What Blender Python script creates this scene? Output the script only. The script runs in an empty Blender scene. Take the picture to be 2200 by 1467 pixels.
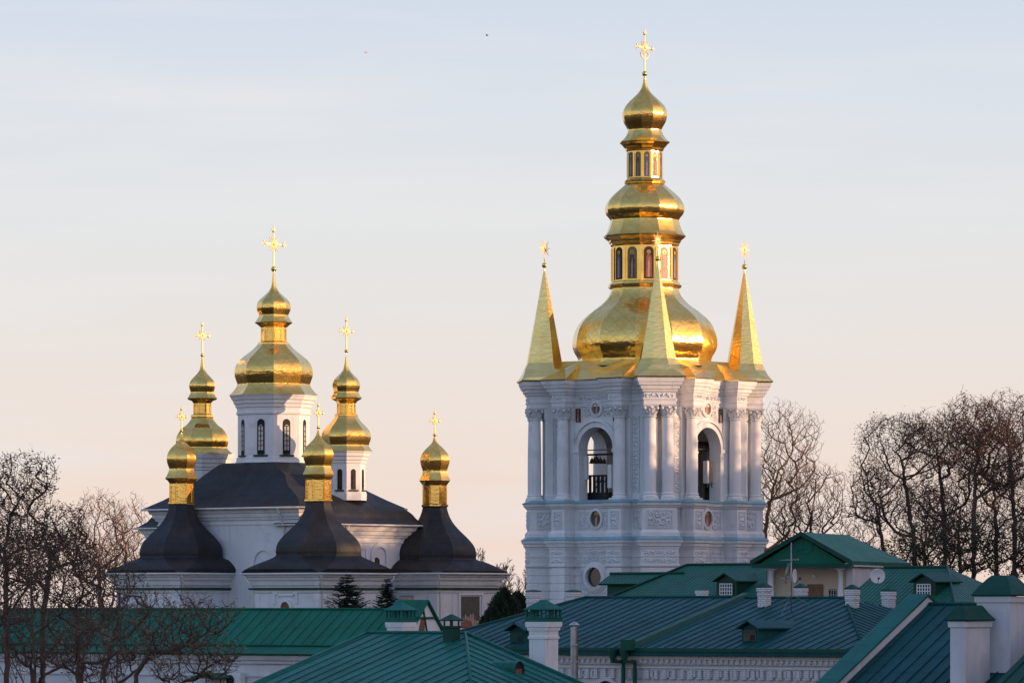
import bpy, bmesh, math, random
from mathutils import Vector, Matrix
PI = math.pi
rad = math.radians
C = bpy.context.scene
col = C.collection

# ------------------------------------------------------------------ camera, sky, sun, exposure
F = 10200.0                     # focal length in pixels of the 2200 px wide photograph
HOR = 1300.0                    # eye level row in the photograph
cam = bpy.data.cameras.new('camera'); cam_o = bpy.data.objects.new('camera', cam); col.objects.link(cam_o)
cam.sensor_width = 36.0; cam.lens = F / 2200 * 36
cam.shift_y = (HOR - 733.5) / 2200
cam.clip_start = 1.0; cam.clip_end = 9000
cam_o.rotation_euler = (rad(90), 0, 0)
C.camera = cam_o

SUN_AZ = 72.0                   # degrees to the right of the direction towards the camera
SUN_EL = 8.0
sun_dir = Vector((math.sin(rad(SUN_AZ)) * math.cos(rad(SUN_EL)), -math.cos(rad(SUN_AZ)) * math.cos(rad(SUN_EL)), math.sin(rad(SUN_EL))))
sl = bpy.data.lights.new('sun', 'SUN'); sl.energy = 5.0; sl.angle = rad(0.53); sl.color = (1.0, 0.60, 0.34)
sun_o = bpy.data.objects.new('sun', sl); col.objects.link(sun_o)
sun_o.rotation_euler = sun_dir.to_track_quat('Z', 'Y').to_euler()
sun_o.location = (60, 250, 80)

world = bpy.data.worlds.new('World'); C.world = world
world.use_nodes = True
wt = world.node_tree; wt.nodes.clear()
def wn(t, **k):
    n = wt.nodes.new(t)
    for a, b in k.items(): setattr(n, a, b)
    return n
w_out = wn('ShaderNodeOutputWorld'); w_bg = wn('ShaderNodeBackground')
sky = wn('ShaderNodeTexSky'); sky.sky_type = 'NISHITA'; sky.sun_disc = False
sky.sun_elevation = rad(SUN_EL); sky.sun_rotation = math.atan2(sun_dir.x, sun_dir.y)
sky.altitude = 150; sky.air_density = 1.0; sky.dust_density = 1.2; sky.ozone_density = 1.6
w_bg.inputs['Strength'].default_value = 0.15
# evening haze low in the air: a warm pale band that thins out with height, plus thin high cloud
tc = wn('ShaderNodeTexCoord'); sx = wn('ShaderNodeSeparateXYZ')
wt.links.new(tc.outputs['Generated'], sx.inputs[0])
rmp = wn('ShaderNodeValToRGB')
cr = rmp.color_ramp
cr.elements[0].position = 0.0; cr.elements[0].color = (6.1, 4.65, 4.0, 1)
cr.elements[1].position = 1.0; cr.elements[1].color = (0.75, 1.4, 3.0, 1)
for p, c in ((0.018, (6.0, 4.8, 4.25)), (0.039, (5.75, 5.0, 4.65)), (0.078, (5.2, 5.17, 5.28)), (0.105, (4.75, 5.0, 5.45)), (0.135, (4.15, 4.62, 5.45)), (0.20, (4.4, 5.5, 7.2)), (0.34, (2.4, 3.7, 6.3)), (0.6, (1.1, 2.0, 4.2))):
    e = cr.elements.new(p); e.color = (*c, 1)
wt.links.new(sx.outputs['Z'], rmp.inputs[0])
mp = wn('ShaderNodeMapping'); mp.inputs['Scale'].default_value = (6, 6, 60); mp.inputs['Rotation'].default_value = (0, rad(4), 0)
wt.links.new(tc.outputs['Generated'], mp.inputs[0])
nz = wn('ShaderNodeTexNoise'); nz.inputs['Scale'].default_value = 1.6; nz.inputs['Detail'].default_value = 5; nz.inputs['Roughness'].default_value = 0.5
wt.links.new(mp.outputs[0], nz.inputs['Vector'])
cmap = wn('ShaderNodeMapRange'); cmap.inputs[1].default_value = 0.45; cmap.inputs[2].default_value = 0.75; cmap.inputs[3].default_value = 0.0; cmap.inputs[4].default_value = 0.6
wt.links.new(nz.outputs[0], cmap.inputs[0])
mixc = wn('ShaderNodeMix', data_type='RGBA'); mixc.inputs[7].default_value = (5.6, 5.4, 5.45, 1)
wt.links.new(cmap.outputs[0], mixc.inputs[0]); wt.links.new(rmp.outputs[0], mixc.inputs[6])
mixs = wn('ShaderNodeMix', data_type='RGBA'); mixs.inputs[0].default_value = 0.88
wt.links.new(sky.outputs[0], mixs.inputs[6]); wt.links.new(mixc.outputs[2], mixs.inputs[7])
# the glow round the low sun
dotn = wn('ShaderNodeVectorMath', operation='DOT_PRODUCT'); dotn.inputs[1].default_value = tuple(sun_dir)
wt.links.new(tc.outputs['Generated'], dotn.inputs[0])
gl_ = wn('ShaderNodeMapRange'); gl_.inputs[1].default_value = 0.62; gl_.inputs[2].default_value = 1.0; gl_.interpolation_type = 'SMOOTHSTEP'
wt.links.new(dotn.outputs['Value'], gl_.inputs[0])
addg = wn('ShaderNodeMix', data_type='RGBA', blend_type='ADD'); addg.inputs[7].default_value = (7.0, 3.6, 1.5, 1)
wt.links.new(gl_.outputs[0], addg.inputs[0]); wt.links.new(mixs.outputs[2], addg.inputs[6])
wt.links.new(addg.outputs[2], w_bg.inputs['Color']); wt.links.new(w_bg.outputs[0], w_out.inputs[0])

C.view_settings.view_transform = 'Standard'; C.view_settings.look = 'None'
C.view_settings.exposure = 0.1; C.view_settings.gamma = 1.0
C.cycles.max_bounces = 6; C.cycles.glossy_bounces = 4; C.cycles.diffuse_bounces = 3

# ------------------------------------------------------------------ materials
def new_mat(name):
    m = bpy.data.materials.new(name); m.use_nodes = True
    nt = m.node_tree; b = nt.nodes['Principled BSDF']
    return m, nt, b
def node(nt, t, **k):
    n = nt.nodes.new(t)
    for a, v in k.items(): setattr(n, a, v)
    return n
def math_n(nt, op, a, b=None):
    n = nt.nodes.new('ShaderNodeMath'); n.operation = op
    for i, x in enumerate((a, b)):
        if x is None: continue
        if isinstance(x, (int, float)): n.inputs[i].default_value = x
        else: nt.links.new(x, n.inputs[i])
    return n.outputs[0]
def noise_mix(nt, vec, scale, c1, c2, lo=0.35, hi=0.65, detail=4):
    n = node(nt, 'ShaderNodeTexNoise'); n.inputs['Scale'].default_value = scale; n.inputs['Detail'].default_value = detail
    if vec is not None: nt.links.new(vec, n.inputs['Vector'])
    r = node(nt, 'ShaderNodeMapRange'); r.inputs[1].default_value = lo; r.inputs[2].default_value = hi
    nt.links.new(n.outputs[0], r.inputs[0])
    x = node(nt, 'ShaderNodeMix', data_type='RGBA'); nt.links.new(r.outputs[0], x.inputs[0])
    for i, c in ((6, c1), (7, c2)):
        if isinstance(c, tuple): x.inputs[i].default_value = (*c, 1)
        else: nt.links.new(c, x.inputs[i])
    return x.outputs[2]
def bump(nt, b, h, strength=0.5, dist=0.02, prev=None):
    n = node(nt, 'ShaderNodeBump'); n.inputs['Strength'].default_value = strength; n.inputs['Distance'].default_value = dist
    nt.links.new(h, n.inputs['Height'])
    if prev is not None: nt.links.new(prev, n.inputs['Normal'])
    nt.links.new(n.outputs[0], b.inputs['Normal'])
    return n.outputs[0]
def set_b(b, col=None, rough=None, metal=None, spec=None):
    if col: b.inputs['Base Color'].default_value = (*col, 1)
    if rough is not None: b.inputs['Roughness'].default_value = rough
    if metal is not None: b.inputs['Metallic'].default_value = metal
    if spec is not None: b.inputs['Specular IOR Level'].default_value = spec

def plaster(name, c, dirt=(0.55, 0.53, 0.5), amt=0.35, bscale=9, rough=0.85):
    m, nt, b = new_mat(name); set_b(b, rough=rough, spec=0.25)
    o = node(nt, 'ShaderNodeTexCoord').outputs['Object']
    mpn = node(nt, 'ShaderNodeMapping'); mpn.inputs['Scale'].default_value = (1, 1, 0.35); nt.links.new(o, mpn.inputs[0])
    d = tuple(c[i] * (1 - amt) + dirt[i] * amt for i in range(3))
    x = noise_mix(nt, mpn.outputs[0], 1.3, c, d, 0.42, 0.75, 6)
    mps = node(nt, 'ShaderNodeMapping'); mps.inputs['Scale'].default_value = (2.6, 2.6, 0.13); nt.links.new(o, mps.inputs[0])
    x = noise_mix(nt, mps.outputs[0], 1.6, x, tuple(c[i] * .45 + dirt[i] * .5 for i in range(3)), 0.56, 0.82, 5)
    x = noise_mix(nt, o, 0.9, x, tuple(v * 0.86 for v in c), 0.55, 0.62, 3)
    x2 = noise_mix(nt, o, 0.25, x, tuple(v * 0.93 for v in c), 0.45, 0.7, 2)
    nt.links.new(x2, b.inputs['Base Color'])
    n = node(nt, 'ShaderNodeTexNoise'); n.inputs['Scale'].default_value = bscale; n.inputs['Detail'].default_value = 4; nt.links.new(o, n.inputs['Vector'])
    bump(nt, b, n.outputs[0], 0.35, 0.03)
    return m
def brick(name, c, mortar, c2=None, scale=1.0, bstr=0.8, rough=0.9):
    m, nt, b = new_mat(name); set_b(b, rough=rough, spec=0.2)
    o = node(nt, 'ShaderNodeTexCoord').outputs['Object']
    s = node(nt, 'ShaderNodeSeparateXYZ'); nt.links.new(o, s.inputs[0])
    u = math_n(nt, 'ADD', s.outputs[0], s.outputs[1])
    cx = node(nt, 'ShaderNodeCombineXYZ'); nt.links.new(u, cx.inputs[0]); nt.links.new(s.outputs[2], cx.inputs[1])
    br = node(nt, 'ShaderNodeTexBrick'); nt.links.new(cx.outputs[0], br.inputs['Vector'])
    br.inputs['Scale'].default_value = scale; br.inputs['Brick Width'].default_value = 0.26; br.inputs['Row Height'].default_value = 0.085; br.inputs['Mortar Size'].default_value = 0.011
    br.inputs['Color1'].default_value = (*c, 1); br.inputs['Color2'].default_value = (*(c2 or tuple(v * 0.93 for v in c)), 1); br.inputs['Mortar'].default_value = (*mortar, 1)
    x = noise_mix(nt, o, 3.0, br.outputs['Color'], tuple(v * 0.8 for v in c), 0.5, 0.8, 5)
    nt.links.new(x, b.inputs['Base Color'])
    bump(nt, b, math_n(nt, 'SUBTRACT', 1.0, br.outputs['Fac']), bstr, 0.015)
    return m
def roof_paint(name, c, rough=0.38, var=0.25, spec=0.28):
    m, nt, b = new_mat(name); set_b(b, rough=rough, spec=spec)
    o = node(nt, 'ShaderNodeTexCoord').outputs['Object']
    x = noise_mix(nt, o, 0.5, c, tuple(v * (1 - var) for v in c), 0.4, 0.65, 4)
    mpx = node(nt, 'ShaderNodeMapping'); mpx.inputs['Scale'].default_value = (3.2, 0.5, 0.5); nt.links.new(o, mpx.inputs[0])
    x = noise_mix(nt, mpx.outputs[0], 1.7, x, tuple(v * .62 + .010 for v in c), 0.52, 0.8, 5)
    x = noise_mix(nt, mpx.outputs[0], 4.3, x, (0.05 + c[0], 0.045 + c[1] * .55, 0.035 + c[2] * .5), 0.66, 0.85, 5)
    x2 = noise_mix(nt, o, 6.0, x, tuple(v * 1.25 for v in c), 0.6, 0.8, 3)
    nt.links.new(x2, b.inputs['Base Color'])
    n = node(nt, 'ShaderNodeTexNoise'); n.inputs['Scale'].default_value = 1.6; n.inputs['Detail'].default_value = 3; nt.links.new(o, n.inputs['Vector'])
    bump(nt, b, n.outputs[0], 0.45, 0.06)
    r = node(nt, 'ShaderNodeMapRange'); r.inputs[3].default_value = rough - 0.08; r.inputs[4].default_value = rough + 0.15
    nt.links.new(n.outputs[0], r.inputs[0]); nt.links.new(r.outputs[0], b.inputs['Roughness'])
    return m
def tile_paint(name, c):
    m, nt, b = new_mat(name); set_b(b, rough=0.45, spec=0.3)
    uv = node(nt, 'ShaderNodeTexCoord').outputs['UV']
    s = node(nt, 'ShaderNodeSeparateXYZ'); nt.links.new(uv, s.inputs[0])
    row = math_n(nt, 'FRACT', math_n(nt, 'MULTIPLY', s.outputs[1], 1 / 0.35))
    wav = math_n(nt, 'SINE', math_n(nt, 'MULTIPLY', s.outputs[0], 2 * PI / 0.24))
    h = math_n(nt, 'ADD', math_n(nt, 'MULTIPLY', math_n(nt, 'POWER', row, 1.5), 0.085), math_n(nt, 'MULTIPLY', wav, 0.013))
    o = node(nt, 'ShaderNodeTexCoord').outputs['Object']
    x = noise_mix(nt, o, 1.2, c, tuple(v * 0.75 for v in c), 0.4, 0.65, 4)
    lap_shade = node(nt, 'ShaderNodeMapRange'); lap_shade.inputs[1].default_value = 0.0; lap_shade.inputs[2].default_value = 0.16; nt.links.new(row, lap_shade.inputs[0])
    lm = node(nt, 'ShaderNodeMix', data_type='RGBA'); lm.inputs[6].default_value = (*[v * 0.4 for v in c], 1)  # shadow gap under each tile row, put into the colour
    nt.links.new(lap_shade.outputs[0], lm.inputs[0]); nt.links.new(x, lm.inputs[7])
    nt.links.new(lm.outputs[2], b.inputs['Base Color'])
    bump(nt, b, h, 1.0, 1.0)
    return m
def gold(name, c, rough=0.17, lattice=0.0, wr=0.25, wscale=1.6, worn=0.16, wrough=0.55):
    m, nt, b = new_mat(name); set_b(b, c, rough, 1.0)
    b2 = node(nt, 'ShaderNodeBsdfPrincipled'); set_b(b2, c, wrough, 1.0)
    mixs = node(nt, 'ShaderNodeMixShader'); mixs.inputs[0].default_value = worn
    nt.links.new(b.outputs[0], mixs.inputs[1]); nt.links.new(b2.outputs[0], mixs.inputs[2])
    nt.links.new(mixs.outputs[0], nt.nodes['Material Output'].inputs['Surface'])
    o = node(nt, 'ShaderNodeTexCoord')
    mpn = node(nt, 'ShaderNodeMapping'); mpn.inputs['Scale'].default_value = (1, 1, 2.2); nt.links.new(o.outputs['Object'], mpn.inputs[0])
    n = node(nt, 'ShaderNodeTexNoise'); n.inputs['Scale'].default_value = wscale; n.inputs['Detail'].default_value = 3; n.inputs['Roughness'].default_value = 0.55
    nt.links.new(mpn.outputs[0], n.inputs['Vector'])
    h = n.outputs[0]
    colr = noise_mix(nt, o.outputs['Object'], 0.9, c, (c[0] * 0.95, c[1] * 0.88, c[2] * 0.75), 0.4, 0.65, 4)
    if lattice:
        s = node(nt, 'ShaderNodeSeparateXYZ'); nt.links.new(o.outputs['UV'], s.inputs[0])
        a = math_n(nt, 'MULTIPLY', math_n(nt, 'ADD', s.outputs[0], s.outputs[1]), 1 / lattice)
        d = math_n(nt, 'MULTIPLY', math_n(nt, 'SUBTRACT', s.outputs[0], s.outputs[1]), 1 / lattice)
        ta = math_n(nt, 'PINGPONG', a, 0.5); td = math_n(nt, 'PINGPONG', d, 0.5)
        line = math_n(nt, 'MINIMUM', ta, td)
        ls = node(nt, 'ShaderNodeMapRange'); ls.inputs[1].default_value = 0.0; ls.inputs[2].default_value = 0.035; nt.links.new(line, ls.inputs[0])
        nb = bump(nt, b, ls.outputs[0], 0.5, 0.006)
        for q in (b, b2): bump(nt, q, h, wr, 0.12, nb)
        cell = node(nt, 'ShaderNodeCombineXYZ'); nt.links.new(math_n(nt, 'FLOOR', a), cell.inputs[0]); nt.links.new(math_n(nt, 'FLOOR', d), cell.inputs[1])
        wnz = node(nt, 'ShaderNodeTexWhiteNoise'); nt.links.new(cell.outputs[0], wnz.inputs['Vector'])
        mx = node(nt, 'ShaderNodeMix', data_type='RGBA'); mx.inputs[6].default_value = (c[0] * 0.68, c[1] * 0.6, c[2] * 0.5, 1)
        nt.links.new(ls.outputs[0], mx.inputs[0]); nt.links.new(colr, mx.inputs[7]); colr = mx.outputs[2]
        r = node(nt, 'ShaderNodeMapRange'); r.inputs[3].default_value = rough * 0.85; r.inputs[4].default_value = rough * 1.25
        nt.links.new(wnz.outputs[0], r.inputs[0]); nt.links.new(r.outputs[0], b.inputs['Roughness'])
    else:
        for q in (b, b2): bump(nt, q, h, wr, 0.12)
    nt.links.new(colr, b.inputs['Base Color']); nt.links.new(colr, b2.inputs['Base Color'])
    return m
def simple(name, c, rough=0.6, metal=0.0, var=0.25, scale=4.0, spec=0.4):
    m, nt, b = new_mat(name); set_b(b, c, rough, metal, spec)
    o = node(nt, 'ShaderNodeTexCoord').outputs['Object']
    nt.links.new(noise_mix(nt, o, scale, c, tuple(v * (1 - var) for v in c), 0.4, 0.65, 4), b.inputs['Base Color'])
    return m

M = {}
M['white'] = plaster('white_plaster', (0.785, 0.79, 0.80), (0.42, 0.42, 0.42), 0.30)
M['church'] = plaster('church_plaster', (0.785, 0.788, 0.805), (0.44, 0.44, 0.46), 0.3)
M['stucco'] = plaster('stucco_relief', (0.72, 0.74, 0.765), (0.40, 0.40, 0.40), 0.35, 14)
M['beige'] = plaster('beige_plaster', (0.66, 0.53, 0.40), (0.5, 0.42, 0.33), 0.3)
M['house'] = plaster('house_plaster', (0.69, 0.69, 0.715), (0.36, 0.34, 0.34), 0.5)
M['brick'] = brick('white_painted_brick', (0.78, 0.77, 0.77), (0.34, 0.34, 0.36))
M['brickwall'] = brick('white_brick_wall', (0.72, 0.70, 0.71), (0.5, 0.49, 0.5), bstr=0.4)
M['redbrick'] = brick('red_brick', (0.30, 0.15, 0.11), (0.4, 0.37, 0.34), (0.38, 0.22, 0.17))
GC = (0.97, 0.655, 0.19)
M['gold'] = gold('gold_sheet', GC, 0.08, 0.95, 0.34, 1.9)
M['gold_small'] = gold('gold_sheet_fine', GC, 0.08, 0.8, 0.16, 2.0)
M['gold_trim'] = gold('gold_trim', (0.95, 0.65, 0.19), 0.13, 0, 0.06, 3.0)
M['gold_bright'] = simple('gold_bright', (1.0, 0.70, 0.34), 0.5, 0.95, 0.05, 3.0, 0.5)
M['gold_spire'] = gold('gold_spire', (0.95, 0.72, 0.27), 0.26, 0, 0.30, 2.8)
M['black'] = roof_paint('dark_sheet_roof', (0.034, 0.034, 0.037), 0.5, 0.5, 0.35)
def sheet_lines(m, w, h, dark, only_x=False, line=.45):
    nt = m.node_tree; b = nt.nodes['Principled BSDF']; o = node(nt, 'ShaderNodeTexCoord').outputs['Object']
    s_ = node(nt, 'ShaderNodeSeparateXYZ'); nt.links.new(o, s_.inputs[0])
    cx = node(nt, 'ShaderNodeCombineXYZ'); nt.links.new(s_.outputs[0] if only_x else math_n(nt, 'ADD', s_.outputs[0], s_.outputs[1]), cx.inputs[0]); nt.links.new(s_.outputs[2], cx.inputs[1])
    br = node(nt, 'ShaderNodeTexBrick'); nt.links.new(cx.outputs[0], br.inputs['Vector']); br.inputs['Scale'].default_value = 1
    br.inputs['Brick Width'].default_value = w; br.inputs['Row Height'].default_value = h; br.inputs['Mortar Size'].default_value = 0.012
    br.inputs['Color1'].default_value = (1, 1, 1, 1); br.inputs['Color2'].default_value = (dark, dark, dark, 1); br.inputs['Mortar'].default_value = (line, line, line, 1)
    mx = node(nt, 'ShaderNodeMix', data_type='RGBA', blend_type='MULTIPLY'); mx.inputs[0].default_value = 1
    src = b.inputs['Base Color'].links[0].from_socket
    nt.links.new(src, mx.inputs[6]); nt.links.new(br.outputs['Color'], mx.inputs[7]); nt.links.new(mx.outputs[2], b.inputs['Base Color'])
sheet_lines(M['black'], 0.9, 0.42, 0.72)
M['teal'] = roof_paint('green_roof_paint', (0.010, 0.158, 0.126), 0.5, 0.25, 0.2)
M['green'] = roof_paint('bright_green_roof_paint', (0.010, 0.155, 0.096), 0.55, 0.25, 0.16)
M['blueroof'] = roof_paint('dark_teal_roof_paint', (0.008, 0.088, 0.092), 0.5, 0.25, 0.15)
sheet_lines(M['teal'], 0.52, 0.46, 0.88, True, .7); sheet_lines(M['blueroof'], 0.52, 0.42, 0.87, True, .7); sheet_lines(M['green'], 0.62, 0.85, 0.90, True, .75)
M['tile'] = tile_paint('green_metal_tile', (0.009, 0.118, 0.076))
M['trimgreen'] = roof_paint('green_trim_paint', (0.008, 0.078, 0.055), 0.5, 0.25, 0.2)
M['ledge'] = roof_paint('pale_blue_ledge', (0.27, 0.45, 0.52), 0.55, 0.15)
M['dark'] = simple('dark_opening', (0.012, 0.012, 0.014), 0.7)
M['glass'] = simple('window_glass', (0.03, 0.035, 0.04), 0.08, 0, 0.1, 2, 0.8)
M['iron'] = simple('dark_iron', (0.03, 0.03, 0.032), 0.5, 0.3)
M['bronze'] = simple('bell_bronze', (0.07, 0.055, 0.035), 0.4, 0.7)
M['steel'] = simple('galvanised_steel', (0.42, 0.42, 0.43), 0.35, 0.8)
M['whitepaint'] = simple('white_paint', (0.75, 0.75, 0.74), 0.45, 0, 0.08)
M['wood'] = simple('brown_wood', (0.22, 0.10, 0.045), 0.6)
M['oldwood'] = simple('weathered_wood', (0.10, 0.08, 0.065), 0.8)
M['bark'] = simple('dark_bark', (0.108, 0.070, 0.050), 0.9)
M['barksunlit'] = simple('sunlit_bark', (0.20, 0.112, 0.070), 0.9)  # evening sun's orange mixed into the bark colour of the sunlit trees
M['leafdry'] = simple('dry_brown_leaf', (0.105, 0.062, 0.042), 0.8, 0, 0.4)
M['leafred'] = simple('russet_leaf', (0.14, 0.060, 0.040), 0.8, 0, 0.4)
M['leaftan'] = simple('pale_tan_leaf', (0.22, 0.155, 0.10), 0.8, 0, 0.4)
M['needle'] = simple('spruce_needle', (0.030, 0.062, 0.036), 0.7, 0, 0.5)
M['thuja'] = simple('dark_evergreen', (0.030, 0.055, 0.026), 0.7, 0, 0.5)
M['olive'] = simple('olive_leaf', (0.035, 0.050, 0.022), 0.8, 0, 0.4)
M['ground'] = simple('ground_earth', (0.034, 0.028, 0.022), 0.95, 0, 0.4, 0.1)
M['hill'] = simple('hill_earth', (0.06, 0.045, 0.030), 0.95, 0, 0.4, 0.3)
M['skin'] = simple('painted_face', (0.40, 0.24, 0.15), 0.6)
M['halo'] = simple('painted_halo', (0.62, 0.42, 0.12), 0.4, 0.4)
M['robe_blue'] = simple('painted_blue_robe', (0.10, 0.14, 0.22), 0.6)
M['robe_brown'] = simple('painted_brown_robe', (0.14, 0.075, 0.06), 0.6)
M['robe_red'] = simple('painted_red_robe', (0.36, 0.12, 0.08), 0.6)
M['robe_pale'] = simple('painted_pale_robe', (0.48, 0.36, 0.30), 0.6)
M['icon_dark'] = simple('icon_dark_field', (0.075, 0.048, 0.040), 0.7, 0, .2, 4, .15)
M['icon_blue'] = simple('icon_blue_field', (0.12, 0.13, 0.18), 0.7, 0, .2, 4, .15)
M['icon_gold'] = simple('icon_gold_field', (0.27, 0.20, 0.095), 0.45)
M['icon_green'] = simple('icon_green_field', (0.11, 0.105, 0.08), 0.5)
M['bird'] = simple('bird_feather', (0.6, 0.56, 0.53), 0.8)

# ------------------------------------------------------------------ mesh builder
class MB:
    def __init__(s): s.v = []; s.f = []; s.uv = []; s.m = []; s.s = []
    def face(s, pts, uv=None, m=0, smooth=False):
        i = len(s.v); s.v.extend([tuple(p) for p in pts]); s.f.append(tuple(range(i, i + len(pts)))); s.uv.append(uv); s.m.append(m); s.s.append(smooth)
    def idx(s, ids, uv=None, m=0, smooth=False):
        s.f.append(tuple(ids)); s.uv.append(uv); s.m.append(m); s.s.append(smooth)
    def loft(s, rings, caps=True, smooth=False, m=0):
        n = len(rings[0]); b = len(s.v)
        for r in rings: s.v.extend([tuple(p) for p in r])
        for k in range(len(rings) - 1):
            for i in range(n):
                j = (i + 1) % n
                s.idx((b + k * n + i, b + k * n + j, b + (k + 1) * n + j, b + (k + 1) * n + i), None, m, smooth)
        if caps:
            s.idx(tuple(b + i for i in reversed(range(n))), None, m)
            t = b + (len(rings) - 1) * n
            s.idx(tuple(t + i for i in range(n)), None, m)
    def stack(s, cx, cy, hx, hy, rot, prof, m=0, caps=True):
        c, sn = math.cos(rot), math.sin(rot); rings = []
        for z, o in prof:
            r = []
            for sx, sy in ((-1, -1), (1, -1), (1, 1), (-1, 1)):
                x, y = sx * (hx + o), sy * (hy + o)
                r.append((cx + x * c - y * sn, cy + x * sn + y * c, z))
            rings.append(r)
        s.loft(rings, caps, False, m)
    def box(s, x0, x1, y0, y1, z0, z1, m=0):
        s.stack((x0 + x1) / 2, (y0 + y1) / 2, (x1 - x0) / 2, (y1 - y0) / 2, 0, [(z0, 0), (z1, 0)], m)
    def boxm(s, mat, hx, hy, hz, m=0):
        p = [mat @ Vector((a * hx, b * hy, c * hz)) for c in (-1, 1) for a, b in ((-1, -1), (1, -1), (1, 1), (-1, 1))]
        s.loft([p[:4], p[4:]], True, False, m)
    def lathe(s, n, prof, cx=0, cy=0, phase=0.0, smooth=True, m=0, caps=False):
        rings = [[(cx + r * math.cos(phase + 2 * PI * i / n), cy + r * math.sin(phase + 2 * PI * i / n), z) for i in range(n)] for r, z in prof]
        s.loft(rings, caps, smooth, m)
    def facets(s, n, prof, phase, cx=0, cy=0, m=0, smooth=True):
        # polygonal dome: every side a strip of its own, soft along the height, crisp at the arrises
        for i in range(n):
            a0 = phase + 2 * PI * i / n; a1 = phase + 2 * PI * (i + 1) / n
            b = len(s.v); L = 0; uvs = []
            for k, (r, z) in enumerate(prof):
                if k: L += math.hypot(r - prof[k - 1][0], z - prof[k - 1][1])
                s.v.append((cx + r * math.cos(a0), cy + r * math.sin(a0), z)); s.v.append((cx + r * math.cos(a1), cy + r * math.sin(a1), z))
                w = r * math.sin(PI / n); uvs.append(((-w + i * 0.37, L), (w + i * 0.37, L)))
            for k in range(len(prof) - 1):
                q = b + 2 * k
                s.idx((q, q + 1, q + 3, q + 2), (uvs[k][0], uvs[k][1], uvs[k + 1][1], uvs[k + 1][0]), m, smooth)
    def tube(s, pts, rads, n=6, m=0, smooth=True, caps=True):
        pts = [Vector(p) for p in pts]; rings = []
        if not isinstance(rads, (list, tuple)): rads = [rads] * len(pts)
        prev = None
        for i, p in enumerate(pts):
            d = (pts[min(i + 1, len(pts) - 1)] - pts[max(i - 1, 0)])
            if d.length < 1e-9: d = Vector((0, 0, 1))
            d.normalize()
            up = Vector((0, 0, 1)) if abs(d.z) < 0.95 else Vector((0, 1, 0))
            if prev is not None: up = prev
            u = d.cross(up)
            if u.length < 1e-6: u = d.cross(Vector((1, 0, 0)))
            u.normalize(); w = u.cross(d).normalized(); prev = w
            rings.append([p + (u * math.cos(2 * PI * k / n) + w * math.sin(2 * PI * k / n)) * rads[i] for k in range(n)])
        s.loft(rings, caps, smooth, m)
    def prism(s, poly, fn, d0, d1, m=0):
        # poly in (u, z), fn maps (u, depth, z) to a point; d0 back, d1 front
        n = len(poly)
        A = [fn(u, d0, z) for u, z in poly]; B = [fn(u, d1, z) for u, z in poly]
        s.face(B, None, m); s.face(list(reversed(A)), None, m)
        for i in range(n):
            j = (i + 1) % n
            s.face((A[i], A[j], B[j], B[i]), None, m)
    def sphere(s, c, r, n=10, m=0, sz=1.0):
        k = max(4, n // 2 + 1)
        prof = [(max(r * math.sin(PI * i / k), 1e-4), c[2] - r * sz * math.cos(PI * i / k)) for i in range(k + 1)]
        s.lathe(n, prof, c[0], c[1], 0, True, m)
    def build(s, name, mats, parent=None, zoff=0.0):
        me = bpy.data.meshes.new(name); me.from_pydata(s.v, [], s.f)
        if not isinstance(mats, (list, tuple)): mats = [mats]
        for mt in mats: me.materials.append(M[mt] if isinstance(mt, str) else mt)
        me.polygons.foreach_set('material_index', s.m); me.polygons.foreach_set('use_smooth', s.s)
        if any(u is not None for u in s.uv):
            l = me.uv_layers.new(name='UVMap'); data = []
            for f, u in zip(s.f, s.uv):
                if u is None: data.extend([0.0] * (2 * len(f)))
                else:
                    for a in u: data.extend(a)
            l.data.foreach_set('uv', data)
        me.update()
        o = bpy.data.objects.new(name, me); col.objects.link(o)
        if parent is not None:
            o.parent = parent
            if parent.type == 'EMPTY': o.location = (0, 0, parent.get('_z', 0.0))
        return o

def thing(name, label, cat, loc, rotz=0.0, group=None, z0=None):
    # z0: the level that child geometry counts as 0 (the Empty stands at loc, the base)
    o = bpy.data.objects.new(name, None); col.objects.link(o); o.location = loc; o.rotation_euler = (0, 0, rotz)
    o['label'] = label; o['category'] = cat
    if group: o['group'] = group
    o['_z'] = (z0 - loc[2]) if z0 is not None else 0.0
    return o
def tag(o, label=None, cat=None, group=None, kind=None):
    if label: o['label'] = label
    if cat: o['category'] = cat
    if group: o['group'] = group
    if kind: o['kind'] = kind
    return o
def plab(o, label): o['label'] = label; return o
def copy_to(o, parent, mat):
    # a part with its sub-parts, moved by a matrix in the thing's own space
    c = o.copy(); col.objects.link(c); c.parent = parent; c.matrix_local = mat
    for ch in list(o.children):
        d = ch.copy(); col.objects.link(d); d.parent = c; d.matrix_local = ch.matrix_local.copy()
    return c

def cat_rom(pts, sub=5):
    out = []
    P = [pts[0]] + list(pts) + [pts[-1]]
    for i in range(1, len(P) - 2):
        p0, p1, p2, p3 = P[i - 1], P[i], P[i + 1], P[i + 2]
        for k in range(sub):
            t = k / sub
            out.append(tuple(0.5 * (2 * p1[j] + (p2[j] - p0[j]) * t + (2 * p0[j] - 5 * p1[j] + 4 * p2[j] - p3[j]) * t * t + (3 * p1[j] - p0[j] - 3 * p2[j] + p3[j]) * t ** 3) for j in range(len(p1))))
    out.append(pts[-1])
    return out

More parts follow.
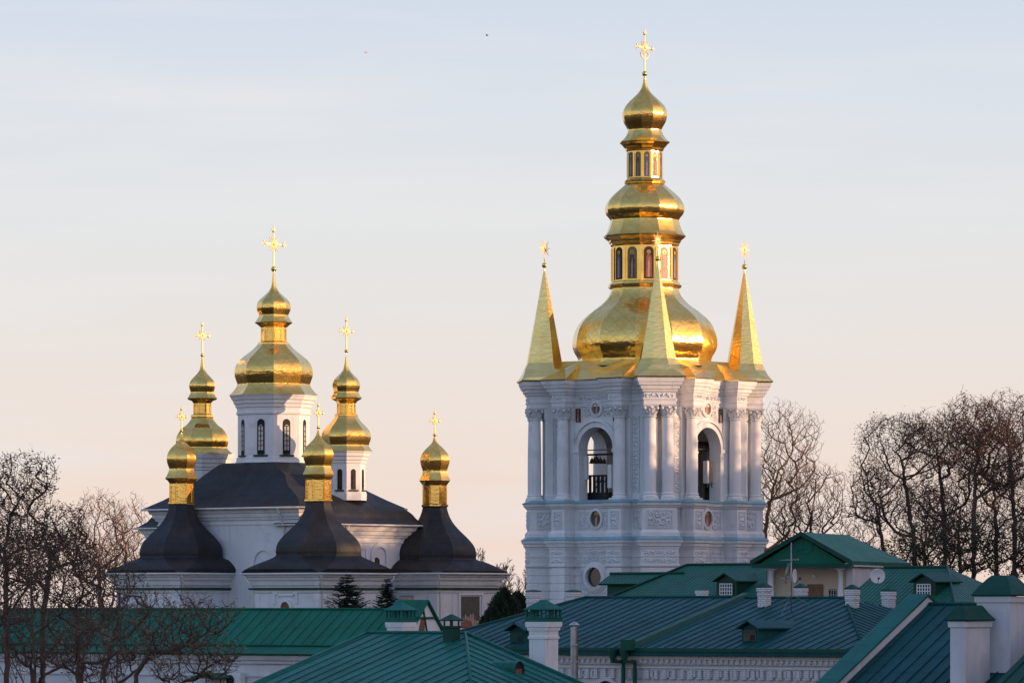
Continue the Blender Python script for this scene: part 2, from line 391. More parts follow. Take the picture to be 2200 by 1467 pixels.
def W(px, py, D): return Vector(((px - 1100) * D / F, D, (HOR - py) * D / F))
class Frame:
    # a building's own axes; px() meets a pixel's line of sight with one of its planes
    def __init__(s, org, rot): s.o = Vector(org); s.r = rot; s.R = Matrix.Rotation(rot, 3, 'Z'); s.I = s.R.inverted()
    def loc(s, w): return s.I @ (Vector(w) - s.o)
    def at(s, px, py, axis, val): 
        n = Vector((0, 0, 0)); n[axis] = 1.0
        return s.plane(px, py, Vector((0, 0, 0)) + n * val, n)
    def plane(s, px, py, p0, n):
        d = s.I @ Vector(((px - 1100) / F, 1, (HOR - py) / F)); o = s.I @ (-s.o)
        t = (Vector(p0) - o).dot(n) / d.dot(n)
        return o + d * t

# ------------------------------------------------------------------ ground and the wooded hill to the right that shades the lower ground
GZ = -7.0
def ground_z(x, y):
    z = GZ
    if y < 90: z += (90 - max(y, 0)) / 90 * 5.2
    if y > 270: z += min((y - 270) / 40, 1) * 1.5
    return z
g = MB()
ys = [-3000, -600, -100, -20, 0, 30, 60, 90, 130, 180, 230, 270, 290, 310, 400, 700, 1500, 3500, 7500]
xs = [-6000, -2500, -900, -300, -120, -50, -20, 0, 20, 50, 120, 300, 900, 2500, 6000]
base = 0
for y in ys:
    for x in xs: g.v.append((x, y, ground_z(x, y)))
for j in range(len(ys) - 1):
    for i in range(len(xs) - 1):
        a = j * len(xs) + i; g.idx((a, a + 1, a + 1 + len(xs), a + len(xs)), None, 0, True)
tag(g.build('ground', 'ground'), kind='structure')

rnd = random.Random(5)
ridge_pts = [(62, 30), (60, 120), (60, 200), (62, 245), (65.5, 281), (73, 305), (82, 332), (95, 372), (120, 440)]
def crest(y):
    for (y0, h0), (y1, h1) in zip(((0, 19), (283, 19.1), (298, 18.9), (310, 17.8), (328, 14.2), (440, 14)), ((283, 19.1), (298, 18.9), (310, 17.8), (328, 14.2), (440, 14), (900, 14))):
        if y0 <= y <= y1: return h0 + (h1 - h0) * (y - y0) / (y1 - y0)
    return 15
def ridge_at(t):
    k = min(int(t), len(ridge_pts) - 2); f = t - k
    return (ridge_pts[k][0] * (1 - f) + ridge_pts[k + 1][0] * f, ridge_pts[k][1] * (1 - f) + ridge_pts[k + 1][1] * f)
hb = MB(); rows = []
NT = 90
for i in range(NT + 1):
    x, y = ridge_at(i / NT * (len(ridge_pts) - 1)); h = crest(y) - 3.0 + 0.5 * math.sin(y * 0.21) + 0.4 * math.sin(y * 0.53 + 1)
    row = []
    for d, f in ((-22, -0.35), (-15, 0.25), (-9, 0.62), (-4, 0.88), (0, 1.0), (6, 0.97), (20, 0.7), (45, 0.2), (70, -0.4)):
        row.append((x + d * 0.951, y - d * 0.309, GZ + (h - GZ) * f))
    rows.append(row)
for r in rows: hb.v.extend(r)
for i in range(NT):
    for j in range(8):
        a = i * 9 + j; hb.idx((a, a + 1, a + 10, a + 9), None, 0, True)
tag(hb.build('hill', 'hill'), kind='structure')
wd = MB()
for i in range(26000):
    t = rnd.random() * (len(ridge_pts) - 1)
    x, y = ridge_at(t); h = crest(y)
    zz = h - 3.2 + 4.4 * (rnd.random() ** 1.7) + 0.9 * math.sin(y * 0.8) * math.sin(y * 0.31)
    d = rnd.uniform(-3, 4)
    c = Vector((x + d * 0.951, y - d * 0.309, zz))
    q = Matrix.Rotation(rnd.random() * 6.28, 3, 'Z') @ Matrix.Rotation(rnd.random() * 3.14, 3, 'X')
    s = rnd.uniform(0.1, 0.26)
    wd.face([c + q @ Vector((a * s, b * s * 0.7, 0)) for a, b in ((-1, 0), (0, -1), (1, 0), (0, 1))])
tag(wd.build('woodland', 'leafdry'), 'brown leafless wood covering the crest of the hill beside the monastery', 'woodland', kind='stuff')

# ------------------------------------------------------------------ shared church pieces
def cross_mb(h, arm, r, style=0):
    """gilded cross: height h, half bar arm, rod radius r; bottom at z = 0"""
    m = MB()
    zb = h * 0.56; r *= 0.95; t = 0.03; arm *= 1.45
    def strip(x0, z0, x1, z1, w0, w1):
        d = Vector((x1 - x0, 0, z1 - z0)).normalized(); p = Vector((d.z, 0, -d.x))
        a, b = Vector((x0, 0, z0)), Vector((x1, 0, z1)); y = Vector((0, t * random.uniform(.8, 1), 0))
        m.loft([[a - p * w0 - y, a + p * w0 - y, a + p * w0 + y, a - p * w0 + y], [b - p * w1 - y, b + p * w1 - y, b + p * w1 + y, b - p * w1 + y]])
    strip(0, 0, 0, h * .9, r * 1.2, r); strip(-arm, zb, arm, zb, r, r)
    for x, z, dx, dz in ((-arm, zb, -1, 0), (arm, zb, 1, 0), (0, h * 0.9, 0, 1)):
        m.sphere((x - dx * r, 0, z - dz * r), r * 2.2, 8)
        for a in (-1, 0, 1):                      # trefoil tips
            ex, ez = (dx * (1 if a == 0 else .35) + dz * a * .75), (dz * (1 if a == 0 else .35) + dx * a * .75)
            L = arm * 0.36 if a == 0 else arm * 0.28
            strip(x, z, x + ex * L, z + ez * L, r * 0.9, r * 0.4)
    m.sphere((0, 0, zb), r * 2.7, 8)
    for k in range(12):                           # rays between the arms
        a = rad((k // 3) * 90 + 45 + (k % 3 - 1) * 20); L = arm * (.66 if k % 3 == 1 else .5)
        strip(math.cos(a) * r, zb + math.sin(a) * r, math.cos(a) * L, zb + math.sin(a) * L, r * 0.7, r * 0.25)
    if style:
        for s in (-1, 1): strip(0, h * .28, s * arm * .45, h * .34, r * .7, r * .6); strip(s * arm * .45, h * .34, s * arm * .6, h * .43, r * .6, r * .3)
    return m
def arch_poly(w, z0, z1, n=10):
    """upright rectangle with a half-round head: half width w, foot z0, top z1"""
    zs = z1 - w
    return [(-w, z0), (w, z0)] + [(w * math.cos(PI * i / n), zs + w * math.sin(PI * i / n)) for i in range(n + 1)]
def side_fn(az, apo, cx=0, cy=0):
    """(u, depth, z) on the outer plane of a polygon side whose outward azimuth is az"""
    nx, ny = math.cos(az), math.sin(az); tx, ty = -ny, nx
    return lambda u, d, z: (cx + nx * (apo + d) + tx * u, cy + ny * (apo + d) + ty * u, z)
def ring_fn(m, fn, cu, cz, r0, r1, d0, d1, n=20, ry=1.0, a0=0.0, a1=2 * PI):
    full = abs(a1 - a0 - 2 * PI) < 1e-6
    k = n if full else n + 1
    secs = []
    for i in range(k):
        a = a0 + (a1 - a0) * i / n; c, s = math.cos(a), math.sin(a)
        secs.append([fn(cu + c * r0, d0, cz + s * r0 * ry), fn(cu + c * r0, d1, cz + s * r0 * ry), fn(cu + c * r1, d1 * 0.75 + d0 * .25, cz + s * r1 * ry), fn(cu + c * r1, d0, cz + s * r1 * ry)])
    for i in range(n if full else n):
        A, B = secs[i], secs[(i + 1) % k]
        for j in range(4):
            m.face((A[j], A[(j + 1) % 4], B[(j + 1) % 4], B[j]))
    if not full: m.face(secs[0]); m.face(list(reversed(secs[-1])))
def ellipse(cu, cz, rx, ry, n=18): return [(cu + rx * math.cos(2 * PI * i / n), cz + ry * math.sin(2 * PI * i / n)) for i in range(n)]
def icon(parent, fn, poly, cz, hh, hw, field, robe, name='icon', seed=0):
    """painted panel: field, robed figure, halo and face as thin raised paint"""
    m = MB(); m.prism(poly, fn, 0.0, 0.03)
    o = m.build(name, field, parent)
    r = random.Random(seed)
    zb, zt = cz - hh * 0.92, cz + hh * 0.52
    b = MB(); w = hw * r.uniform(.55, .72)
    b.prism([(-w, zb), (w, zb), (w * .85, cz - hh * .2), (w * .95, cz + hh * .18), (w * .6, zt - hh * .06), (0.12 * hw, zt), (-.12 * hw, zt), (-w * .6, zt - hh * .06), (-w * .9, cz + hh * .15), (-w * .8, cz - hh * .2)], fn, 0.03, 0.037)
    b.build('robe', robe, o)
    b = MB(); b.prism([(-w * .35, zb), (w * .25, zb), (w * .3, cz), (w * .1, zt - hh * .15), (-w * .3, cz)], fn, 0.037, 0.042); b.build('stole', 'robe_pale', o)
    b = MB(); b.prism(ellipse(0, zt + hh * .14, hw * .42, min(hw * .42, hh * .2)), fn, 0.03, 0.035); b.build('halo', 'halo', o)
    b = MB(); b.prism(ellipse(0, zt + hh * .11, hw * .22, min(hw * .26, hh * .13), 10), fn, 0.035, 0.042); b.build('face', 'skin', o)
    return o
def relief(m, fn, cu, cz, w, h, depth=0.06, step=0.055, cell=0.42, seed=0, frame=True, d0=0.0, hole=0.0):
    depth *= 1.6
    """moulded scrollwork: a fine grid whose heights follow mirrored spirals"""
    nu, nv = max(4, int(w / step)), max(4, int(h / step))
    ph = seed * 1.7; b = len(m.v)
    ncu = max(1, round(w / cell)); ncv = max(1, round(h / cell)); cw, ch = w / ncu, h / ncv
    for j in range(nv + 1):
        for i in range(nu + 1):
            u, v = w * i / nu, h * j / nv
            ci, cj = min(int(u / cw), ncu - 1), min(int(v / ch), ncv - 1)
            x, y = (u / cw - ci - .5) * 2, (v / ch - cj - .5) * 2
            if ci >= ncu / 2: x = -x
            if (ci + cj) % 2: y = -y
            r = math.hypot(x, y); th = math.atan2(y, x)
            s = 0.5 + 0.5 * math.cos(7.2 * r - th + ph)
            s += 0.35 * max(0, math.cos(3 * th + ph)) * (r > 0.75)
            e = min(i, j, nu - i, nv - j)
            hgt = -0.05 if hole and math.hypot(u - w / 2, v - h / 2) < hole else 0.0 if e == 0 else depth * min(1.0, max(0.0, (s - .35) * 1.9)) * (1 if e > 1 else .6)
            m.v.append(fn(cu - w / 2 + u, d0 + hgt, cz - h / 2 + v))
    for j in range(nv):
        for i in range(nu):
            a = b + j * (nu + 1) + i; m.idx((a, a + 1, a + nu + 2, a + nu + 1), None, 0, False)
    if frame:
        t = 0.06
        for (x0, x1, y0, y1) in ((-w / 2 - t, w / 2 + t, -h / 2 - t, -h / 2), (-w / 2 - t, w / 2 + t, h / 2, h / 2 + t), (-w / 2 - t, -w / 2, -h / 2, h / 2), (w / 2, w / 2 + t, -h / 2, h / 2)):
            m.prism([(cu + x0, cz + y0), (cu + x1, cz + y0), (cu + x1, cz + y1), (cu + x0, cz + y1)], fn, d0 - 0.02, d0 + 0.06)

# ------------------------------------------------------------------ the bell tower
TD = 300.0; S = F / TD; TROT = rad(-39.3)
TX = (1385 - 1100) / S; TB = -6.2
tower = thing('bell_tower', 'tall white bell tower with tiered gilded domes and gold corner spires', 'bell tower', (TX, TD, TB), TROT, z0=0.0)
def zt(y): return (HOR - y) / S
D45 = [rad(-135), rad(-45), rad(45), rad(135)]        # azimuths of the corners in tower axes
FAZ = [rad(-90), 0.0, rad(90), rad(180)]              # azimuths of the faces
HB = 4.85                                             # half side of the square body
CU, CN = 2.25, 5.45                                   # face columns: offset along and out
def all_blocks(m, prof_body, prof_res, prof_pier, hb=HB, res=(0.46, 0.46), pier=(1.02, 1.3), rc=CN, pc=6.0, eps=0.004):
    """body square, eight breaks over the face columns, four corner piers, each with its own level shift so nothing is flush"""
    sq_ = lambda pf: [(z, o if o < .15 else .15 + (o - .15) * .55) for z, o in pf]
    prof_body, prof_res, prof_pier = sq_(prof_body), sq_(prof_res), sq_(prof_pier)
    if prof_body: m.stack(0, 0, hb, hb, 0, prof_body)
    for az in FAZ:
        n = Vector((math.cos(az), math.sin(az))); t = Vector((-n.y, n.x))
        for s in (-1, 1):
            c = n * (rc - 0.35) + t * CU * s
            m.stack(c.x, c.y, res[1] + 0.35, res[0], az, [(z + eps * (1 if z > prof_res[0][0] else -1), o) for z, o in prof_res])
    for az in D45:
        n = Vector((math.cos(az), math.sin(az))); c = n * pc
        m.stack(c.x, c.y, pier[1], pier[0], az, [(z + 2 * eps * (1 if z > prof_pier[0][0] else -1), o) for z, o in prof_pier])
# lower storey with banded rustication
m = MB()
prof = [(TB, 0.12)]
z = -3.6
while z < 2.35:
    prof += [(z, 0.12), (z + 0.02, 0.06), (z + 0.08, 0.06), (z + 0.10, 0.12)]; z += 0.49
prof += [(2.42, 0.12)]
all_blocks(m, prof, prof, prof)
m.build('lower_wall', 'white', tower)
# two friezes and the cornice below the lower blue ledge
m = MB()
prof = [(2.36, 0.1), (2.42, 0.22), (2.55, 0.22), (2.57, 0.14), (2.98, 0.14), (3.0, 0.22), (3.08, 0.24), (3.1, 0.14), (3.48, 0.14), (3.5, 0.2), (3.62, 0.22), (3.66, 0.36), (3.84, 0.40), (3.88, 0.55), (4.04, 0.60)]
all_blocks(m, prof, prof, prof)
m.build('cornice', 'white', tower)
def ledge_parts(z0, z1, out, inn):
    m = MB(); p = [(z0, out - 0.02), (z0 + 0.05, out), (z1, inn), (z1 + 0.01, inn - 0.1)]
    all_blocks(m, p, p, p)
    m.build('ledge', 'ledge', tower)
ledge_parts(4.05, 4.32, 0.64, 0.12)
# pedestal storey
m = MB()
prof = [(4.26, 0.22), (4.5, 0.22), (4.58, 0.12), (4.66, 0.06), (6.0, 0.06), (6.06, 0.14), (6.14, 0.18), (6.18, 0.34), (6.36, 0.42)]
all_blocks(m, prof, prof, prof)
m.build('pedestal_storey', 'white', tower)
ledge_parts(6.37, 6.58, 0.52, 0.02)
# belfry: four walls with arched openings, corner piers, floor, ceiling
AW, AS = 1.35, zt(968)
for az in FAZ:
    m = MB(); fn = side_fn(az, HB)
    arch = [(AW * math.cos(PI - PI * i / 16), AS + AW * math.sin(PI - PI * i / 16)) for i in range(17)]
    poly = [(-3.62, 6.4), (-AW, 6.4)] + arch + [(AW, 6.4), (3.62, 6.4), (3.62, 12.42), (-3.62, 12.42)]
    m.prism(poly, fn, -0.75, 0.0)
    m.build('arched_wall', 'white', tower)
    m = MB(); ring_fn(m, fn, 0, AS, AW + 0.002, AW + 0.34, -0.05, 0.16, 16, 1, 0, PI)
    ring_fn(m, fn, 0, AS, AW + 0.345, AW + 0.45, -0.05, 0.24, 16, 1, 0, PI)
    for s in (-1, 1):
        a, b = sorted((s * (AW + 0.003), s * (AW + 0.42)))
        m.prism([(a, 6.5), (b, 6.5), (b, AS - 0.25), (a, AS - 0.25)], fn, -0.02, 0.12)
        a, b = sorted((s * (AW - 0.04), s * (AW + 0.52)))
        m.prism([(a, AS - 0.248), (b, AS - 0.248), (b, AS), (a, AS)], fn, -0.06, 0.2)
    m.build('arch_moulding', 'white', tower)
for az in D45:
    n = Vector((math.cos(az), math.sin(az))); t = Vector((-n.y, n.x)); c = n * 5.5; m = MB()
    m.stack(c.x, c.y, 0.78, 1.0, az, [(6.4, 0.1), (6.9, 0.1), (6.98, 0), (12.4, 0)])
    for s in (-1, 1):                                   # flat pilasters behind the free columns
        q = n * 6.30 + t * s * 0.56
        m.stack(q.x, q.y, 0.1, 0.3, az, [(6.42, 0.05), (6.9, 0.05), (6.95, 0), (11.6, 0), (11.65, 0.06), (12.38, 0.1)])
    m.build('belfry_pier', 'white', tower)
for az in FAZ:
    n = Vector((math.cos(az), math.sin(az))); t = Vector((-n.y, n.x))
    for s in (-1, 1):
        q = n * (HB + 0.06) + t * s * CU; m = MB()
        m.stack(q.x, q.y, 0.12, 0.5, az, [(6.43, 0.04), (6.9, 0.04), (6.95, 0), (11.62, 0), (11.67, 0.05), (12.37, 0.07)])
        m.build('pilaster', 'white', tower)
m = MB(); m.stack(0, 0, 4.6, 4.6, 0, [(6.2, 0), (6.52, 0)]); m.build('belfry_floor', 'oldwood', tower)
# entablature
m = MB()
prof = [(12.38, 0.0), (12.4, 0.06), (12.66, 0.06), (12.68, 0.12), (12.76, 0.12), (12.78, 0.05), (13.12, 0.05), (13.14, 0.12), (13.24, 0.18), (13.3, 0.18), (13.33, 0.34), (13.52, 0.40), (13.56, 0.56), (13.74, 0.66), (13.78, 0.74), (14.02, 0.84)]
all_blocks(m, prof, prof, prof, pier=(0.94, 1.4), pc=5.95)
m.build('entablature', 'white', tower)
# columns
def column_mb():
    sh = MB(); sh.lathe(20, cat_rom([(0.37, 6.98), (0.375, 8.2), (0.36, 10), (0.325, 11.62)], 3), smooth=True)
    ba = MB(); ba.stack(0, 0, 0.48, 0.48, 0, [(6.5, 0), (6.66, 0)])
    ba.lathe(20, [(0.47, 6.663), (0.485, 6.71), (0.47, 6.78), (0.40, 6.8), (0.40, 6.85), (0.43, 6.87), (0.43, 6.93), (0.38, 6.96), (0.37, 6.985)])
    ca = MB(); ca.lathe(20, [(0.33, 11.6), (0.40, 11.63), (0.40, 11.69), (0.33, 11.71), (0.34, 11.9), (0.37, 12.1), (0.46, 12.26)])
    ca.stack(0, 0, 0.46, 0.46, 0, [(12.262, 0), (12.3, 0.02), (12.4, 0.05)])
    for row, (z0, hh, r, k) in enumerate(((11.72, 0.26, 0.345, 8), (11.86, 0.30, 0.36, 8))):
        for i in range(k):
            a = 2 * PI * (i + 0.5 * row) / k
            fn = side_fn(a, r)
            L = [fn(-0.10, 0.02, z0), fn(0.10, 0.02, z0), fn(0.12, 0.09, z0 + hh * .6), fn(0.06, 0.19, z0 + hh), fn(-0.06, 0.19, z0 + hh), fn(-0.12, 0.09, z0 + hh * .6)]
            I = [fn(-0.10, -0.03, z0), fn(0.10, -0.03, z0), fn(0.12, -0.02, z0 + hh * .6), fn(0.06, 0.1, z0 + hh * 1.05), fn(-0.06, 0.1, z0 + hh * 1.05), fn(-0.12, -0.02, z0 + hh * .6)]
            ca.loft([I, L])
    for i in range(4):
        a = rad(45 + 90 * i)
        ca.sphere((0.55 * math.cos(a), 0.55 * math.sin(a), 12.15), 0.12, 8)
        ca.sphere((0.47 * math.cos(a + PI / 4), 0.47 * math.sin(a + PI / 4), 12.2), 0.09, 8)
    return sh, ba, ca
sh, ba, ca = column_mb()
col0 = sh.build('column', 'white', tower); ba.build('column_base', 'white', col0); ca.build('capital', 'stucco', col0)
spots = []
for az in D45:
    n = Vector((math.cos(az), math.sin(az))); t = Vector((-n.y, n.x))
    for s in (-1, 1): spots.append((n * 7.0 + t * s * 0.545, az))
for az in FAZ:
    n = Vector((math.cos(az), math.sin(az))); t = Vector((-n.y, n.x))
    for s in (-1, 1): spots.append((n * CN + t * s * CU, az))
zl = tower['_z']
for i, (p, az) in enumerate(spots):
    mt = Matrix.Translation((p.x, p.y, zl)) @ Matrix.Rotation(az, 4, 'Z')
    if i == 0: col0.matrix_local = mt
    else: copy_to(col0, tower, mt)
# stucco ornament, every moulded piece a part of its own
def orn(name, *a):
    m = MB(); relief(m, *a); return m.build(name, 'stucco', tower)
for k, az in enumerate(FAZ):
    fb = side_fn(az, HB)
    orn('stucco_frieze', fb, 0, 12.95, 2.9, 0.36, 0.07, 0.06, 0.36, 1, False, 0.06)
    for s in (-1, 1):
        orn('stucco_strip', fb, s * 3.06, 9.4, 0.46, 4.6, 0.07, 0.06, 0.42, 2, True, 0.02)
        orn('stucco_frieze', side_fn(az, CN + 0.46), s * CU, 12.95, 0.9, 0.32, 0.06, 0.06, 0.32, 3, False, 0.06)
        orn('stucco_panel', side_fn(az, CN + 0.46 + .06), s * CU, 5.33, 0.5, 0.95, 0.05, 0.06, 0.42, 4, True, 0.012)
        orn('stucco_panel', side_fn(az, HB + .06), s * 0.98, 5.33, 0.72, 0.95, 0.05, 0.06, 0.42, 5, True, 0.012)
        orn('stucco_panel', side_fn(az, HB + .06), s * 3.18, 5.33, 0.42, 0.95, 0.05, 0.06, 0.42, 6, True, 0.012)
        orn('stucco_frieze', side_fn(az, CN + 0.46), s * CU, 3.29, 1.06, 0.34, 0.05, 0.06, 0.34, 7, False, 0.145)
        orn('stucco_frieze', side_fn(az, CN + 0.46), s * CU, 2.78, 1.06, 0.36, 0.05, 0.06, 0.34, 8, False, 0.145)
        orn('stucco_strip', fb, s * (AW + 0.21), 8.1, 0.26, 2.5, 0.03, 0.06, 0.3, 9, False, 0.122)
        orn('stucco_scroll', fb, s * 0.78, 12.22, 0.52, 0.85, 0.07, 0.055, 0.36, 12 + s, False, 0.02)
    orn('stucco_frieze', fb, 0, 3.29, 3.0, 0.34, 0.05, 0.06, 0.34, 9, False, 0.145)
    orn('stucco_frieze', fb, 0, 2.78, 3.0, 0.36, 0.05, 0.06, 0.34, 10, False, 0.145)
    orn('stucco_surround', fb, 0, zt(1240), 2.5, 2.9, 0.05, 0.06, 0.30, 11, False, 0.135, 0.8)
for az in D45:
    n = Vector((math.cos(az), math.sin(az)))
    orn('stucco_frieze', side_fn(az, 7.35), 0, 12.95, 1.8, 0.33, 0.06, 0.06, 0.33, 3, False, 0.06)
    orn('stucco_panel', side_fn(az, 7.3 + .06), 0, 5.35, 1.5, 1.0, 0.06, 0.055, 0.42, 4, True, 0.012)
    orn('stucco_frieze', side_fn(az, 7.3), 0, 3.29, 2.2, 0.34, 0.05, 0.06, 0.34, 5, False, 0.145)
    orn('stucco_frieze', side_fn(az, 7.3), 0, 2.78, 2.2, 0.36, 0.05, 0.06, 0.34, 6, False, 0.145)
    for s in (-1, 1):
        t = az + s * PI / 2; c = n * 5.65
        orn('stucco_strip', side_fn(t, 1.0, c.x, c.y), 0, 9.4, 0.5, 4.6, 0.06, 0.06, 0.42, 7, True, 0.012)
        orn('stucco_panel', side_fn(t, 1.08, n.x * 6.5, n.y * 6.5), 0, 5.33, 0.9, 0.95, 0.05, 0.06, 0.42, 8, True, 0.012)
# painted icons and the round window on each face
robes = ['robe_blue', 'robe_brown', 'robe_red', 'robe_pale']
for k, az in enumerate(FAZ):
    f = side_fn(az, HB + 0.02)
    fr = MB(); ring_fn(fr, f, 0, 12.27, 0.34, 0.5, -0.03, 0.14, 20, 1.05); fr_o = fr.build('medallion_frame', 'white', tower)
    icon(tower, f, ellipse(0, 12.27, 0.345, 0.36), 12.27, 0.34, 0.34, 'icon_gold', robes[(k + 1) % 4], 'round_icon', k)
    for s in (-1, 1):
        fu = (lambda ff, c: (lambda u, d, z: ff(u + c, d, z)))(f, s * 1.48)
        icon(tower, fu, [(-0.19, 11.45), (0.19, 11.45), (0.19, 12.3), (-0.19, 12.3)], 11.87, 0.42, 0.19, 'icon_dark', robes[(k + 2 + (s > 0)) % 4], 'tall_icon', k * 2 + s)
    f2 = side_fn(az, HB + 0.06)
    fr = MB(); ring_fn(fr, f2, 0, 5.4, 0.42, 0.56, -0.03, 0.16, 20, 1.18); fr.build('medallion_frame', 'white', tower)
    icon(tower, f2, ellipse(0, 5.4, 0.425, 0.5), 5.4, 0.48, 0.42, 'icon_green', ['robe_brown', 'robe_red', 'robe_blue', 'robe_pale'][k], 'oval_icon', k + 9)
    f3 = side_fn(az, HB + 0.12)
    fr = MB(); ring_fn(fr, f3, 0, zt(1240), 0.62, 0.86, -0.03, 0.30, 24, 1.0); ring_fn(fr, f3, 0, zt(1240), 0.86, 0.98, -0.03, 0.16, 24, 1.0)
    wo = fr.build('round_window', 'white', tower)
    gl = MB(); gl.prism(ellipse(0, zt(1240), 0.63, 0.63), f3, 0.0, 0.02); gl.build('window_pane', 'glass', wo)
# gold roof: low hips up to the dome, wedges over the breaks, flared corner roofs
m = MB()
def sq(h, z): return [(-h, -h, z), (h, -h, z), (h, h, z), (-h, h, z)]
m.loft([sq(HB + 0.58, 14.03), sq(HB + 0.6, 14.09), sq(4.5, 14.75), sq(3.9, 15.35)], True)
for az in FAZ:
    for s in (-1, 1):
        fn = side_fn(az, 0)
        u = s * CU
        a0 = [fn(u - 1.02, 6.48, 14.03), fn(u + 1.02, 6.48, 14.03), fn(u + 1.02, 3.5, 14.03), fn(u - 1.02, 3.5, 14.03)]
        a1 = [fn(u - 1.04, 6.5, 14.09), fn(u + 1.04, 6.5, 14.09), fn(u + 1.04, 3.5, 14.09), fn(u - 1.04, 3.5, 14.09)]
        a2 = [fn(u - 0.08, 5.3, 14.78), fn(u + 0.08, 5.3, 14.78), fn(u + 0.08, 3.5, 15.36), fn(u - 0.08, 3.5, 15.36)]
        m.loft([a0, a1, a2])
m.build('gold_roof', 'gold_spire', tower)
# spires
star_tilt = 0
for i, az in enumerate(D45):
    n = Vector((math.cos(az), math.sin(az))); c = n * 6.37
    m = MB()
    def pt(r, k, z):      # octagon points that fold into the square eave
        a = az + rad(22.5) + k * PI / 4
        return (c.x + r * math.cos(a), c.y + r * math.sin(a), z)
    def sqr(hx, hy, z, cc=n * 5.95):
        t = Vector((-n.y, n.x)); out = []
        for k in range(8):
            a = rad(22.5) + k * PI / 4; x, y = math.cos(a), math.sin(a)
            sx = hx * (1 if x > 0 else -1); sy = hy * (1 if y > 0 else -1)
            if abs(x) > abs(y): y2 = sy * 0.98; x2 = sx
            else: y2 = sy; x2 = sx * 0.98
            p = cc + n * x2 + t * y2; out.append((p.x, p.y, z))
        return out
    rings = [sqr(2.0, 1.54, 14.05), sqr(2.03, 1.57, 14.12)]
    def blend(f, hx, hy, r, z): return [tuple(Vector(a) * (1 - f) + Vector(b) * f) for a, b in zip(sqr(hx, hy, z), [pt(r, k, z) for k in range(8)])]
    rings += [blend(.3, 1.86, 1.5, 1.75, 14.3), blend(.7, 1.6, 1.4, 1.55, 14.55), [pt(1.36, k, 14.85) for k in range(8)], [pt(1.16, k, 15.25) for k in range(8)]]
    for f in (0.2, 0.45, 0.7, 0.9): rings.append([pt(1.16 * (1 - f) + 0.085 * f, k, 15.25 + f * 5.75) for k in range(8)])
    rings.append([pt(0.07, k, 21.05) for k in range(8)])
    for k in range(8):
        kk = (k + 1) % 8; L = 0
        for r0, r1 in zip(rings, rings[1:]): m.face((r0[k], r0[kk], r1[kk], r1[k]))
    m.face(list(reversed(rings[0])))
    sp = m.build('corner_spire', 'gold_spire', tower)
    b = MB(); b.lathe(10, [(0.07, 21.0), (0.055, 21.2)], c.x, c.y); b.sphere((c.x, c.y, 21.42), 0.17, 12); b.build('ball', 'gold_trim', sp)
    b = MB(); b.tube([(c.x, c.y, 21.4), (c.x, c.y, 22.5)], 0.028, 5)
    b.sphere((c.x, c.y, 22.5), 0.1, 8)
    t = Vector((math.cos(rad(52) - TROT), math.sin(rad(52) - TROT)))       # flat gilded stars turned to the evening sun
    nn = Vector((-t.y, t.x)) * .02
    for k in range(16):
        a = 2 * PI * k / 16; L = 0.62 if k % 2 == 0 else 0.44
        dv = Vector((t.x * math.cos(a), t.y * math.cos(a), math.sin(a))); pv = Vector((-t.x * math.sin(a), -t.y * math.sin(a), math.cos(a))) * .032
        o = Vector((c.x, c.y, 22.5)) + dv * .06; e = Vector((c.x, c.y, 22.5)) + dv * L; N = Vector((nn.x, nn.y, 0))
        b.loft([[o - pv - N, o + pv - N, o + pv + N, o - pv + N], [e - pv * .15 - N * .5, e + pv * .15 - N * .5, e + pv * .15 + N * .5, e - pv * .15 + N * .5]])
    b.build('star', 'gold_bright', sp)
# the tiered dome, twelve sided
PH12 = D45[1] - rad(15)
def pr(pts, cx=1385): return [(r / S, zt(y)) for y, r in pts]
m = MB()
m.facets(12, cat_rom(pr([(790, 149), (784, 146), (776, 144), (768, 146), (758, 152), (744, 157), (728, 156), (708, 150), (690, 139), (672, 119), (656, 97), (642, 83), (630, 76), (618, 73.5)]), 4), PH12)
dome1 = m.build('onion_dome', 'gold', tower)
def poly_stack(m, n, prof, ph, mi=0):
    m.facets(n, prof, ph, 0, 0, mi, False)
m = MB(); poly_stack(m, 12, pr([(621, 74), (619, 79), (614, 80), (612, 77), (608, 76), (606, 72)]), PH12)
poly_stack(m, 12, pr([(606.2, 71), (530, 71)]), PH12)
for k in range(12):       # ribs between icons
    a = PH12 + k * rad(30)
    b = Vector((math.cos(a), math.sin(a))) * (71 / S - 0.02)
    m.stack(b.x, b.y, 0.08, 0.1, a, [(zt(604), 0), (zt(533), 0)])
poly_stack(m, 12, pr([(531, 71), (528, 75), (524, 75.5), (522, 78), (518, 79), (515, 83), (511, 88), (508, 89), (506, 86)]), PH12)
drum1 = m.build('drum', 'gold_trim', tower)
ap = 71 / S * math.cos(rad(15))
for k in range(12):
    a = PH12 + rad(15) + k * rad(30)
    fn = side_fn(a, ap + 0.005)
    icon(tower, fn, arch_poly(0.31, zt(603), zt(534)), (zt(603) + zt(534)) / 2, 1.0, 0.31, 'icon_gold' if k % 2 else 'icon_dark', robes[(k + 2) % 4], 'arched_icon', 30 + k)
m = MB(); m.facets(12, cat_rom(pr([(507, 88), (500, 83), (490, 78.5), (478, 75), (473, 74.5), (468, 78), (460, 84), (450, 86), (440, 84), (428, 77), (416, 65), (405, 52), (397, 43), (390, 39)]), 4), PH12)
m.build('onion_dome', 'gold_small', tower)
m = MB(); poly_stack(m, 12, pr([(396, 41), (394, 44.5), (390, 45), (388, 42), (386, 40.5), (384, 38)]), PH12)
poly_stack(m, 12, pr([(384.2, 37.5), (326, 37.5)]), PH12)
